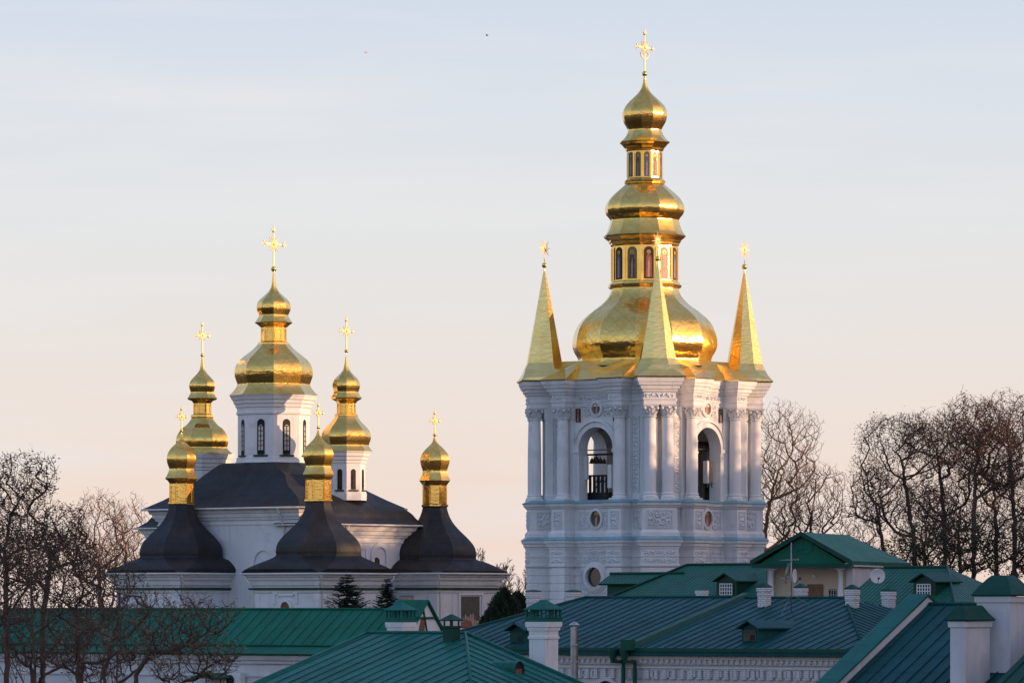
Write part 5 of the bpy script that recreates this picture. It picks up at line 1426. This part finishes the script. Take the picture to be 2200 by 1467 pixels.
# low roof in the corner below the stacks
m = MB(); qa = fD.at(2200, 1405, 1, -5.0); ya = 4.0
P = lambda x, y: (x, y, qa.z + td * (y + 5.0))
seam_plane(m, P(qa.x, -1.5), P(qa.x + 5, -1.5), P(qa.x + 5, -9), P(qa.x, -9), .45, .032, .02)
slab(m, [P(qa.x, -9), P(qa.x + 5, -9), P(qa.x + 5, -1.5), P(qa.x, -1.5)], .1)
m.build('lean_to_roof', 'trimgreen', hD)

# house E: long green roof on the left with white wall
EO = W(905, 1309, 215); fE = Frame(EO, HROT)
hE = thing('long_white_house', 'long low white building with bright green seamed roof behind the bare trees', 'house', (EO.x, EO.y, GZ), HROT, z0=EO.z)
te = 0.70; SE = 2.35; LE = 26.0; zEe = -te * SE
m = MB()
seam_plane(m, (-LE, 0, 0), (0, 0, 0), (0, -SE, zEe), (-LE, -SE, zEe), .62, .03, .02)
seam_plane(m, (-LE, -SE, zEe), (0, -SE, zEe), (0, -SE - .75, zEe - .36), (-LE, -SE - .75, zEe - .36), .62, .02, .02, 0, .5, False)
seam_plane(m, (0, 0, 0), (-LE, 0, 0), (-LE, SE + .75, zEe - .36), (0, SE + .75, zEe - .36), .62, .03, .02)
m.tube([(-LE, 0, .03), (0, 0, .03)], .06, 6); m.tube([(-LE, -SE - .05, zEe + .02), (0, -SE - .05, zEe + .02)], .05, 6)
slab(m, [(-LE, -SE - .75, zEe - .361), (0, -SE - .75, zEe - .361), (0, -SE, zEe - .0), (-LE, -SE, zEe - .0)], .06)
rE = m.build('roof', 'green', hE)
m = MB(); zz = zEe - .44
m.box(-LE + .3, -.2, -SE - .2, SE, GZ - EO.z, zz + .2)
m.stack(-LE / 2, -SE - .2, LE / 2 - .2, .05, 0, [(zz - .42, 0), (zz - .38, .1), (zz - .24, .12), (zz - .22, .24), (zz - .02, .34)])
m.stack(-LE / 2, -SE - .2, LE / 2 - .2, .03, 0, [(zz - 1.0, 0), (zz - .98, .06), (zz - .92, .06), (zz - .9, 0)])
m.prism([(-SE + .1, zz + .19), (SE, zz + .19), (0, -.2)], lambda u, d, z: (-.2 - d, u, z), 0, .3)
wE = m.build('wall', 'house', hE)
# gable with a brown door at its right end
qg = fE.at(916, 1292, 0, 0.6)
gy = qg.y; gz = qg.z; gw = 1.25; gh = 1.55
m = MB()
fg = lambda u, d, z: (0.6 + d, gy + u, z)
m.prism([(-gw, gz - gh), (gw, gz - gh), (gw, gz - gh), (0, gz - .06)][:2] + [(0, gz - .06)], fg, -1.0, 0); m.box(-.4, .598, gy - gw, gy + gw, gz - gh - 3, gz - gh)
gb = m.build('gable_wall', 'white', hE)
m = MB()
for s in (-1, 1):
    a = [Vector((.75, gy, gz + .03)), Vector((.75, gy + s * (gw + .15), gz - gh - .12)), Vector((-1.2, gy + s * (gw + .15), gz - gh - .12)), Vector((-1.2, gy, gz + .03))]
    m.loft([a, [v + Vector((0, 0, .06)) for v in a]])
m.build('gable_roof', 'green', gb)
m = MB(); m.prism([(-.62, gz - gh + .05), (-.15, gz - gh + .05), (-.15, gz - .72), (-.4, gz - .8)], fg, -.02, .03); m.build('brown_door', 'wood', gb)
m = MB(); m.prism([(-.85, gz - .76), (.75, gz - .76), (.75, gz - .68), (-.85, gz - .68)], fg, -.02, .1); m.prism([(.0, gz - gh + .1), (.08, gz - gh + .1), (-.2, gz - .35), (-.28, gz - .38)], fg, -.02, .05); m.build('gable_moulding', 'trimgreen', gb)
q = chimney(fE, rE, 874, 1281, 1316, 30, .3, 'redbrick', 'teal', caph=.03, capflare=1.1)
# air conditioner on the white wall and a porch canopy hidden among the twigs
q = fE.at(510, 1460, 1, -SE - .3); w_ = fE.o + fE.R @ Vector((q.x, -SE - .45, q.z - .35))
ac = thing('air_conditioner', 'white air conditioner unit on the white wall under the green eaves', 'air conditioner', tuple(w_), HROT)
m = MB(); m.stack(0, 0, .48, .18, 0, [(0, 0), (.68, 0)]); m.build('case', 'whitepaint', ac)
m = MB(); m.lathe(18, [(.24, 0), (.25, .02), (.22, .03), (.02, .03)]); f_ = m.build('fan_grille', 'iron', ac); f_.rotation_euler = (rad(90), 0, 0); f_.location = (-.14, -.182, .35)
q = fE.at(455, 1452, 1, -SE - .9); w_ = fE.o + fE.R @ Vector((q.x, -SE - .8, q.z - 2.2))
cn = thing('porch_canopy', 'small green porch canopy on thin posts before the white wall', 'canopy', tuple(w_), HROT)
m = MB(); m.stack(0, 0, .95, .55, 0, [(2.1, -.02), (2.14, 0), (2.36, -.4)]); m.build('canopy_roof', 'green', cn)
for s in (-1, 1):
    for t in (-1, 1):
        m = MB(); m.tube([(s * .85, t * .45, 0), (s * .85, t * .45, 2.1)], .03, 6); m.build('post', 'iron', cn)

# ------------------------------------------------------------------ trees
def grow_tree(seed, height, spread, levels=5, trunk_r=0.22, kids=(7, 6, 5, 4), up=0.25, lean=(0, 0), first=0.25, ratio=0.62, ang=(28, 55), wig=0.13, min_r=0.011, multi=1):
    """bare branching skeleton: returns list of (points, radii, level)"""
    R = random.Random(seed); out = []
    def branch(p, d, L, r, lv):
        n = (9, 7, 5, 4, 3, 2)[lv]; pts = [p.copy()]; rs = [r]; q = p.copy(); d = d.copy(); dirs = [d.copy()]
        for i in range(n):
            d = (d + Vector((R.gauss(0, wig), R.gauss(0, wig), R.gauss(0, wig) + up * (0.10 if lv else 0.03)))).normalized()
            q = q + d * (L / n); pts.append(q.copy()); dirs.append(d.copy())
            rs.append(max(min_r, r * (1 - 0.82 * (i + 1) / n)))
        out.append((pts, rs, lv))
        if lv >= levels - 1: return
        k = kids[lv] if lv < len(kids) else 3
        k = max(1, int(k + R.uniform(-1, 1.2)))
        for j in range(k):
            f = (first if lv == 0 else 0.18) + (1 - (first if lv == 0 else 0.18)) * (j + R.random() * 0.8) / k
            f = min(f, 0.98); x = f * n; i = min(int(x), n - 1); base_p = pts[i].lerp(pts[i + 1], x - i)
            dd = dirs[i]; a = rad(R.uniform(*ang)); ph = R.random() * 2 * PI
            u = dd.orthogonal().normalized(); v = dd.cross(u)
            nd = (dd * math.cos(a) + (u * math.cos(ph) + v * math.sin(ph)) * math.sin(a)); nd = Vector((nd.x * spread, nd.y * spread, nd.z + up * .3)).normalized()
            branch(base_p, nd, L * ratio * (1.15 - 0.45 * f) * R.uniform(.8, 1.2), max(min_r, rs[i] * 0.58), lv + 1)
    for t in range(multi):
        d0 = Vector((lean[0] + (R.gauss(0, .22) if multi > 1 else 0), lean[1] + (R.gauss(0, .15) if multi > 1 else 0), 1)).normalized()
        branch(Vector((R.gauss(0, .25) if multi > 1 else 0, 0, -0.3)), d0, height * (1 if t == 0 else R.uniform(.7, .95)), trunk_r * (1 if t == 0 else .7), 0)
    return out
def tree(name, label, cat, loc, skel, bark='bark', leaves=None, leaf_n=0, leaf_s=(0.08, 0.16), group=None, seed=0, leaf_top=0.0, clump=0.35, split=2):
    R = random.Random(seed + 77)
    t = thing(name, label, cat, loc, 0, group)
    a = MB(); b = MB()
    for pts, rs, lv in skel:
        m = a if lv < split else b
        m.tube(pts, rs, (7, 5, 4, 3, 3, 3)[lv], 0, True, False)
    a.build('trunk', bark, t)
    if leaf_n:
        tips = [s for s in skel if s[2] >= 3]
        zmax = max(p.z for s in tips for p in s[0])
        if leaf_top: tips = [s for s in tips if s[0][-1].z > zmax * leaf_top * R.uniform(.75, 1.1)]
        for i in range(leaf_n):
            s = tips[R.randrange(len(tips))]; p = s[0][-1] if R.random() < .6 else s[0][R.randrange(len(s[0]))]
            c = p + Vector((R.gauss(0, clump), R.gauss(0, clump), R.gauss(0, clump) - .1)) * .5
            q = Matrix.Rotation(R.random() * 6.28, 3, 'Z') @ Matrix.Rotation(R.uniform(.4, 2.7), 3, 'X'); sz = R.uniform(*leaf_s)
            b.face([c + q @ Vector((x * sz, y * sz * .5, 0)) for x, y in ((-1, 0), (-.2, -1), (1, 0), (-.1, 1))], None, 1)
    b.build('crown', [bark, leaves or bark], t)
    return t
import numpy as np
def crown_tree(name, label, cat, px, D, trunk, crowns, stages, min_r, bark, leaves=None, leaf_n=0, leaf_s=(.05, .1), tuft=.2, leaf_low=0.0, group=None, seed=0, upward=.35, shell=.5, pw=2.75, base_z=None):
    """tree grown into given crown volumes: px column of the foot, trunk as [(px, py)...] rows of its line,
    crowns as (px, py, half width px, half height px); limbs first, then boughs, then twigs reach for points in the volumes"""
    R = np.random.default_rng(seed); k = D / F
    x0, y0, z0 = base_at(px, D)
    if base_z is not None: z0 = base_z
    t = thing(name, label, cat, (x0, y0, z0), 0, group)
    loc = lambda p, q: np.array([(p - 1100) * k - x0, 0.0, (HOR - q) * k - z0])
    line = [np.array([0, 0, -.3])] + [loc(*q) for q in trunk]
    P = [line[0]]; par = [-1]; step = max(.12, 10 * k)
    for a, b in zip(line, line[1:]):
        n = max(2, int(np.linalg.norm(b - a) / step))
        for i in range(1, n + 1):
            q = a + (b - a) * i / n + R.normal(0, step * .13, 3) * (1, 1, .3); P.append(q); par.append(len(P) - 2)
    vol = np.array([(c[2] * c[3]) for c in crowns], float); vol /= vol.sum()
    def sample(n, sh):
        out = []
        for _ in range(n):
            c = crowns[R.choice(len(crowns), p=vol)]
            d = R.normal(0, 1, 3); d /= np.linalg.norm(d); d[2] = d[2] * 1.0 + .12
            r = R.random() ** (1 / 3) * (1 - sh) + sh * (1 - abs(R.normal(0, .16)))
            lump = 1 + .16 * math.sin(3.1 * d[0] + seed) * math.cos(4.3 * d[2] + seed * 2) + R.normal(0, .07)
            out.append(loc(c[0], c[1]) + d * r * lump * np.array([c[2] * k, c[2] * k * .9, c[3] * k]))
        return np.array(out)
    root_top = P[-1]
    for si, n in enumerate(stages):
        T = sample(n, shell if si < len(stages) - 1 else shell * .6)
        T = T[np.argsort(np.linalg.norm(T - P[len(line) // 2], axis=1) + R.normal(0, .3, n))]
        A = np.array(P)
        tr = A[:, 2]; seg = max(.08, step * (1.0, .8, .6, .5, .4)[min(si, 4)])
        buf = np.empty((len(A) + n * 14 + 50, 3)); buf[:len(A)] = A; m = len(A)
        for q in T:
            dv = q - buf[:m]; d = np.linalg.norm(dv, axis=1)
            cost = d + upward * np.maximum(0, buf[:m, 2] - q[2] + d * .55) * 1.6      # come from below
            if si == 0: cost = cost * (1 + .5 * (buf[:m, 2] < line[-1][2] * .35))
            j = int(np.argmin(cost)); a = buf[j].copy(); L = d[j]
            if L < seg * .4: continue
            ns = min(13, max(1, int(L / seg))); bow = R.normal(0, .06, 3) * L; bow[2] -= .08 * L * (upward > 0)
            last = j
            for i in range(1, ns + 1):
                f = i / ns; p = a + (q - a) * f + bow * math.sin(PI * f) + (R.normal(0, seg * .06, 3) if i < ns else 0)
                P.append(p); par.append(last); buf[m] = p; last = m; m += 1
    n = len(P); kids = [[] for _ in range(n)]
    for i in range(1, n): kids[par[i]].append(i)
    rr = np.zeros(n)
    for i in range(n - 1, -1, -1):
        rr[i] = min_r if not kids[i] else sum(rr[c] ** pw for c in kids[i]) ** (1 / pw)
    tm, cm = MB(), MB(); thick = min_r * 4.5
    stack_ = [(0, [])]
    while stack_:
        i, pre = stack_.pop(); ch = list(pre); 
        while True:
            ch.append(i)
            if not kids[i]: break
            ks = sorted(kids[i], key=lambda c: -rr[c])
            for c in ks[1:]: stack_.append((c, [i]))
            i = ks[0]
        if len(ch) < 2: continue
        rad_ = [rr[c] for c in ch]
        if len(ch) > 1: rad_[0] = min(rad_[0], rad_[1] * 1.15)
        big = rad_[0] > thick
        (tm if big else cm).tube([P[c] for c in ch], rad_, 6 if big else 3, 0, True, False)
    if not tm.f: tm.tube(P[:len(line) + 2], [rr[c] for c in range(len(line) + 2)], 6)
    tm.build('trunk', bark, t)
    if leaf_n:
        tips = [i for i in range(n) if not kids[i]]; zm = max(P[i][2] for i in tips)
        tips = [i for i in tips if P[i][2] > zm * leaf_low * R.uniform(.85, 1.1)] or tips
        made = 0
        while made < leaf_n:
            c0 = P[tips[R.integers(len(tips))]]
            for _ in range(R.integers(3, 9)):
                c = Vector(c0 + R.normal(0, tuft * .5, 3) - np.array([0, 0, tuft * .3])); sz = R.uniform(*leaf_s)
                q = Matrix.Rotation(R.random() * 6.28, 3, 'Z') @ Matrix.Rotation(R.uniform(.3, 2.8), 3, 'X')
                cm.face([c + q @ Vector((x * sz, y * sz * .5, 0)) for x, y in ((-1, 0), (-.2, -1), (1, 0), (-.1, 1))], None, 1); made += 1
    cm.build('crown', [bark, leaves or bark], t)
    return t
def gz(D): return ground_z(0, D)
def base_at(px, D): w = W(px, HOR, D); return (w.x, D, gz(D))
# sunlit bare trees just right of the bell tower
crown_tree('bare_tree', 'tall bare tree with sunlit orange branches right of the bell tower', 'tree', 1640, 338, [(1642, 1160), (1655, 1070), (1672, 1010)], [(1690, 985, 82, 118), (1665, 1080, 60, 95)], (10, 70, 600, 3200), .0105, 'barksunlit', seed=11, upward=.9, shell=.35)
crown_tree('bare_tree', 'lower spreading bare tree between the tall bare tree and the leafy trees', 'tree', 1740, 332, [(1738, 1180), (1745, 1110)], [(1755, 1075, 72, 85), (1710, 1130, 70, 60)], (9, 70, 560, 2600), .0105, 'barksunlit', seed=17, upward=.7, shell=.35)
# leafy brown trees at the right
specs = [(1968, 318, [(1965, 1160), (1945, 1040), (1935, 980)], [(1925, 945, 92, 60), (1990, 965, 70, 65), (1900, 1060, 70, 75)], 21, 'leafdry', 'brown leafed tree standing leftmost in the grove right of the tower'),
         (2030, 324, [(2030, 1150), (2022, 1040), (2015, 985)], [(2005, 940, 80, 62), (2060, 960, 75, 65), (2015, 1070, 75, 80)], 22, 'leafdry', 'brown leafed tree second from the left in the right grove'),
         (2092, 314, [(2092, 1150), (2095, 1010), (2105, 950)], [(2100, 915, 80, 68), (2140, 990, 70, 80)], 23, 'leafred', 'tallest tree of the right grove with russet leaves at its top'),
         (2182, 320, [(2180, 1150), (2172, 1010), (2168, 950)], [(2165, 905, 75, 58), (2225, 930, 80, 70), (2200, 1040, 80, 90)], 24, 'leafred', 'russet leafed tree at the right edge of the photograph'),
         (2140, 332, [(2140, 1150), (2136, 1050), (2130, 1010)], [(2120, 985, 85, 85), (2180, 1090, 75, 80)], 28, 'leafdry', 'brown leafed tree just right of the tallest tree of the right grove')]
for px, D, tr_l, cr_l, sd, lf, lb in specs:
    crown_tree('grove_tree', lb, 'tree', px, D, tr_l, cr_l, (11, 80, 600, 2400), .011, 'bark', lf, 5200, (.04, .085), .34, .62, 'trees in the grove right of the bell tower', sd, .6, .45)
for px, D, tr_l, cr_l, sd, lb in ((1905, 330, [(1900, 1190), (1885, 1100)], [(1870, 1060, 55, 90), (1850, 1140, 60, 60)], 25, 'shorter twiggy bare tree at the left border of the right grove'),
        (2062, 336, [(2062, 1200), (2058, 1120)], [(2055, 1110, 85, 90)], 26, 'dark shorter tree behind the middle of the right grove'),
        (1985, 340, [(1985, 1200), (1990, 1120)], [(1985, 1120, 80, 85)], 29, 'thin twiggy tree behind the leftmost grove trunk')):
    crown_tree('grove_tree', lb, 'tree', px, D, tr_l, cr_l, (9, 60, 450, 2000), .0105, 'bark', 'leafdry', 900, (.05, .1), .25, 0, 'trees in the grove right of the bell tower', sd, .5, .3)
for px, D, sd, cr_l, lb in ((1985, 308, 31, [(1985, 1185, 75, 60), (1930, 1200, 55, 45)], 'olive green bush at the foot of the right grove'), (2085, 306, 32, [(2085, 1175, 80, 70)], 'olive green bush below the tallest tree of the right grove'), (2165, 305, 33, [(2170, 1185, 70, 70), (2215, 1170, 50, 80)], 'dark tangled bush at the right end of the grove')):
    crown_tree('bush', lb, 'bush', px, D, [(px, 1300), (px + 4, 1240)], cr_l, (9, 60, 450, 1800), .010, 'bark', 'olive', 2600, (.05, .11), .3, 0, None, sd, .4, .3)
# dark foreground trees at the left
L = [(20, 128, [(14, 1300), (10, 1180), (22, 1110)], [(30, 1050, 80, 82), (85, 1030, 45, 55), (-20, 1120, 90, 100), (50, 1180, 90, 70)], 41, (11, 80, 600, 2700), 3600, 'big dark tree at the left edge with hanging seed clusters'),
     (92, 124, [(92, 1320), (105, 1230), (118, 1170)], [(120, 1135, 75, 62), (60, 1200, 80, 80), (160, 1190, 55, 60)], 42, (11, 80, 580, 2500), 3200, 'dark dense tree right of the big tree at left edge'),
     (-25, 118, [(-20, 1340), (0, 1260)], [(15, 1250, 100, 110)], 43, (10, 70, 420, 1600), 1300, 'dark tree cut by the left edge of the photograph'),
     (165, 120, [(168, 1360), (160, 1270)], [(150, 1250, 80, 95), (205, 1290, 70, 80)], 44, (10, 70, 460, 1800), 1600, 'dark thicket tree before the left end of the green roof'),
     (70, 115, [(68, 1420), (75, 1360)], [(90, 1360, 130, 95)], 45, (10, 70, 400, 1500), 900, 'low dark twiggy tree at the bottom left corner')]
for px, D, tr_l, cr_l, sd, stg, ln, lb in L:
    crown_tree('dark_tree', lb, 'tree', px, D, tr_l, cr_l, stg, .0048, 'bark', 'leafdry', ln, (.022, .048), .12, 0, 'dark trees in the left foreground', sd, .6, .35)
for px, D, h, sd, ln, lb in ((158, 112, 8.7, 51, 40, 'thin bare sapling rising tallest before the sunlit twigs'), (228, 110, 7.9, 52, 70, 'thin bare sapling with a few leaves leaning right at the church'), (84, 112, 10.3, 53, 60, 'thin bare sapling standing between the dark left trees')):
    sk = grow_tree(sd, h * .98, .9, 4, .055, (12, 5, 4), .3, (.06, 0), .3, .26, (28, 55), .05, .006)
    tree('sapling', lb, 'sapling', base_at(px, D), sk, 'bark', 'leaftan', ln, (.03, .06), 'thin saplings among the left trees', sd, 0, .1)
for px, D, tr_l, cr_l, sd, stg, ln, lb in ((215, 106, [(225, 1440), (245, 1370)], [(255, 1290, 75, 110), (300, 1350, 85, 90)], 61, (10, 60, 330, 1150), 500, 'tangled twiggy shrub before the green roof below the left pavilion'),
        (275, 103, [(290, 1450), (325, 1400)], [(375, 1350, 105, 80), (440, 1330, 75, 50)], 62, (10, 55, 340, 1300), 700, 'twiggy shrub with pale dry leaves leaning over the green roof'),
        (350, 101, [(362, 1462), (385, 1440)], [(410, 1425, 110, 50), (470, 1400, 60, 40)], 63, (9, 50, 280, 950), 560, 'low shrub with tan leaves before the white wall'),
        (170, 101, [(175, 1450), (180, 1410)], [(195, 1400, 110, 70)], 64, (10, 60, 330, 1150), 400, 'dense twiggy shrub at the bottom left')):
    crown_tree('twiggy_shrub', lb, 'shrub', px, D, tr_l, cr_l, stg, .0042, 'bark', 'leaftan', ln, (.02, .045), .1, 0, 'twiggy shrubs in the left foreground', sd, .5, .4)
# sunlit twigs behind, left of the church
crown_tree('bare_tree', 'sunlit orange bare tree left of the church', 'tree', 215, 352, [(215, 1250), (212, 1180)], [(215, 1150, 75, 95), (170, 1200, 60, 80)], (9, 70, 560, 2600), .0105, 'barksunlit', seed=71, upward=.7, shell=.3)
crown_tree('bare_tree', 'sunlit bare tree touching the left pavilion roof of the church', 'tree', 275, 356, [(272, 1240), (270, 1170)], [(275, 1150, 48, 82), (250, 1200, 55, 60)], (9, 60, 480, 2000), .0105, 'barksunlit', seed=72, upward=.7, shell=.3)
sk = grow_tree(75, 7.4, 1.0, 5, .12, (9, 7, 6, 4), .35, (0, 0), .2, .5, (18, 42), .1, .015, 4)
tree('bare_tree', 'sunlit bare bushy tree between the church and the bell tower', 'tree', base_at(1098, 345), sk, 'barksunlit', seed=75)
# evergreens before the church
def spruce(px, D, ytop, wpx, seed, label):
    R = random.Random(seed); x, y, z = base_at(px, D); H = (HOR - ytop) * D / F - z; w = 1.35 * wpx * D / F / 2
    t = thing('spruce_tree', label, 'tree', (x, y, z), 0, 'small spruces before the church')
    m = MB(); m.tube([(0, 0, 0), (0, 0, H * .6), (0, 0, H)], [.16, .08, .012], 7); m.build('trunk', 'bark', t)
    m = MB(); zz = H - .1; vis = min(H * .8, 190 * D / F)
    while zz > H - vis:
        f = (H - zz) / (85 * D / F); r = w * (.08 + .92 * min(f, 1) ** .9 + .25 * max(0, f - 1))
        for k in range(12):
            a = R.random() * 6.28; L = r * R.uniform(.65, 1.15); dz = -.22 * L * R.uniform(.3, 1.2)
            d = Vector((math.cos(a), math.sin(a), 0)); sd = Vector((-d.y, d.x, 0))
            tip = d * L + Vector((0, 0, dz + .22 * L * .8))
            mid = d * L * .55 + Vector((0, 0, dz))
            m.tube([(0, 0, zz), Vector((0, 0, zz)) + mid, Vector((0, 0, zz)) + tip], [.018, .014, .006], 3, 0)
            nn = max(5, int(L * 22))
            for i in range(nn):
                u = .15 + .85 * (i + R.random()) / nn
                p = Vector((0, 0, zz)) + (mid * (u / .55) if u < .55 else mid.lerp(tip, (u - .55) / .45))
                for s in (-1, 1):
                    q = (sd * s * R.uniform(.5, 1.2) + d * .8 + Vector((0, 0, R.uniform(-.5, .3)))).normalized() * R.uniform(.12, .26) * (1.1 - u * .4)
                    o = q.cross(Vector((0, 0, 1))).normalized() * .05
                    m.face((p - o, p + o, p + q * .8 + o * .7, p + q), None, 1)
        zz -= R.uniform(.09, .15)
    m.build('crown', ['bark', 'needle'], t)
spruce(746, 258, 1230, 92, 1, 'wider dark spruce before the middle pavilion of the church')
spruce(832, 262, 1240, 62, 2, 'narrower dark spruce beside the brick chimney')
def thuja(px, D, ytop, wpx, seed, label):
    R = random.Random(seed); x, y, z = base_at(px, D); H = (HOR - ytop) * D / F - z; w = wpx * D / F / 2
    t = thing('evergreen_shrub', label, 'shrub', (x, y, z), 0, 'dark evergreens between church and tower')
    m = MB(); m.tube([(0, 0, 0), (0, 0, H * .95)], [.12, .02], 6); m.build('trunk', 'bark', t)
    m = MB()
    for i in range(11000):
        f = R.random() ** .8; a = R.random() * 6.28
        rr = w * 2.1 * (1 - f ** 7) * (.62 + .38 * math.sin(5 * a + f * 11)) * math.sqrt(R.uniform(.3, 1))
        p = Vector((rr * math.cos(a), rr * math.sin(a), H * (.1 + .9 * f)))
        q = Vector((math.cos(a) * .5, math.sin(a) * .5, R.uniform(.4, 1.3))).normalized() * R.uniform(.12, .3)
        o = Vector((R.gauss(0, 1), R.gauss(0, 1), R.gauss(0, .4))).normalized() * .05
        m.face((p - o, p + o, p + q + o * .3, p + q - o * .3))
    m.build('crown', 'thuja', t)
thuja(1084, 285, 1268, 52, 3, 'dark evergreen at the right corner of the church')
thuja(1112, 288, 1276, 62, 4, 'dark evergreen at the left foot of the bell tower')
thuja(1058, 280, 1308, 42, 5, 'lowest dark evergreen beside the church wall')

# ------------------------------------------------------------------ birds
def bird(px, py, D, span, yaw, label):
    t = thing('bird', label, 'bird', tuple(W(px, py, D)), yaw, 'birds in the sky'); t.scale = (.5, .5, .5)
    m = MB(); m.tube([(0, -.22, 0), (0, -.14, .01), (0, 0, .02), (0, .14, .01), (0, .3, 0)], [.012, .05, .07, .045, .03], 8); m.build('body', 'bird', t)
    for s in (-1, 1):
        m = MB()
        top = [(s * .04, -.08, .03), (s * span * .45, -.12, .17), (s * span, .06, .08), (s * span * .45, .06, .16), (s * .04, .1, .03)]
        m.loft([top, [(x, y, z - .012) for x, y, z in top]]); m.build('wing', 'bird', t)
bird(1047, 77, 240, .16, rad(20), 'tiny pale bird higher in the sky nearer the tower')
bird(786, 114, 240, .12, rad(-40), 'tiny bird lower in the sky above the church')

for o in list(bpy.data.objects):
    if '_z' in o: del o['_z']
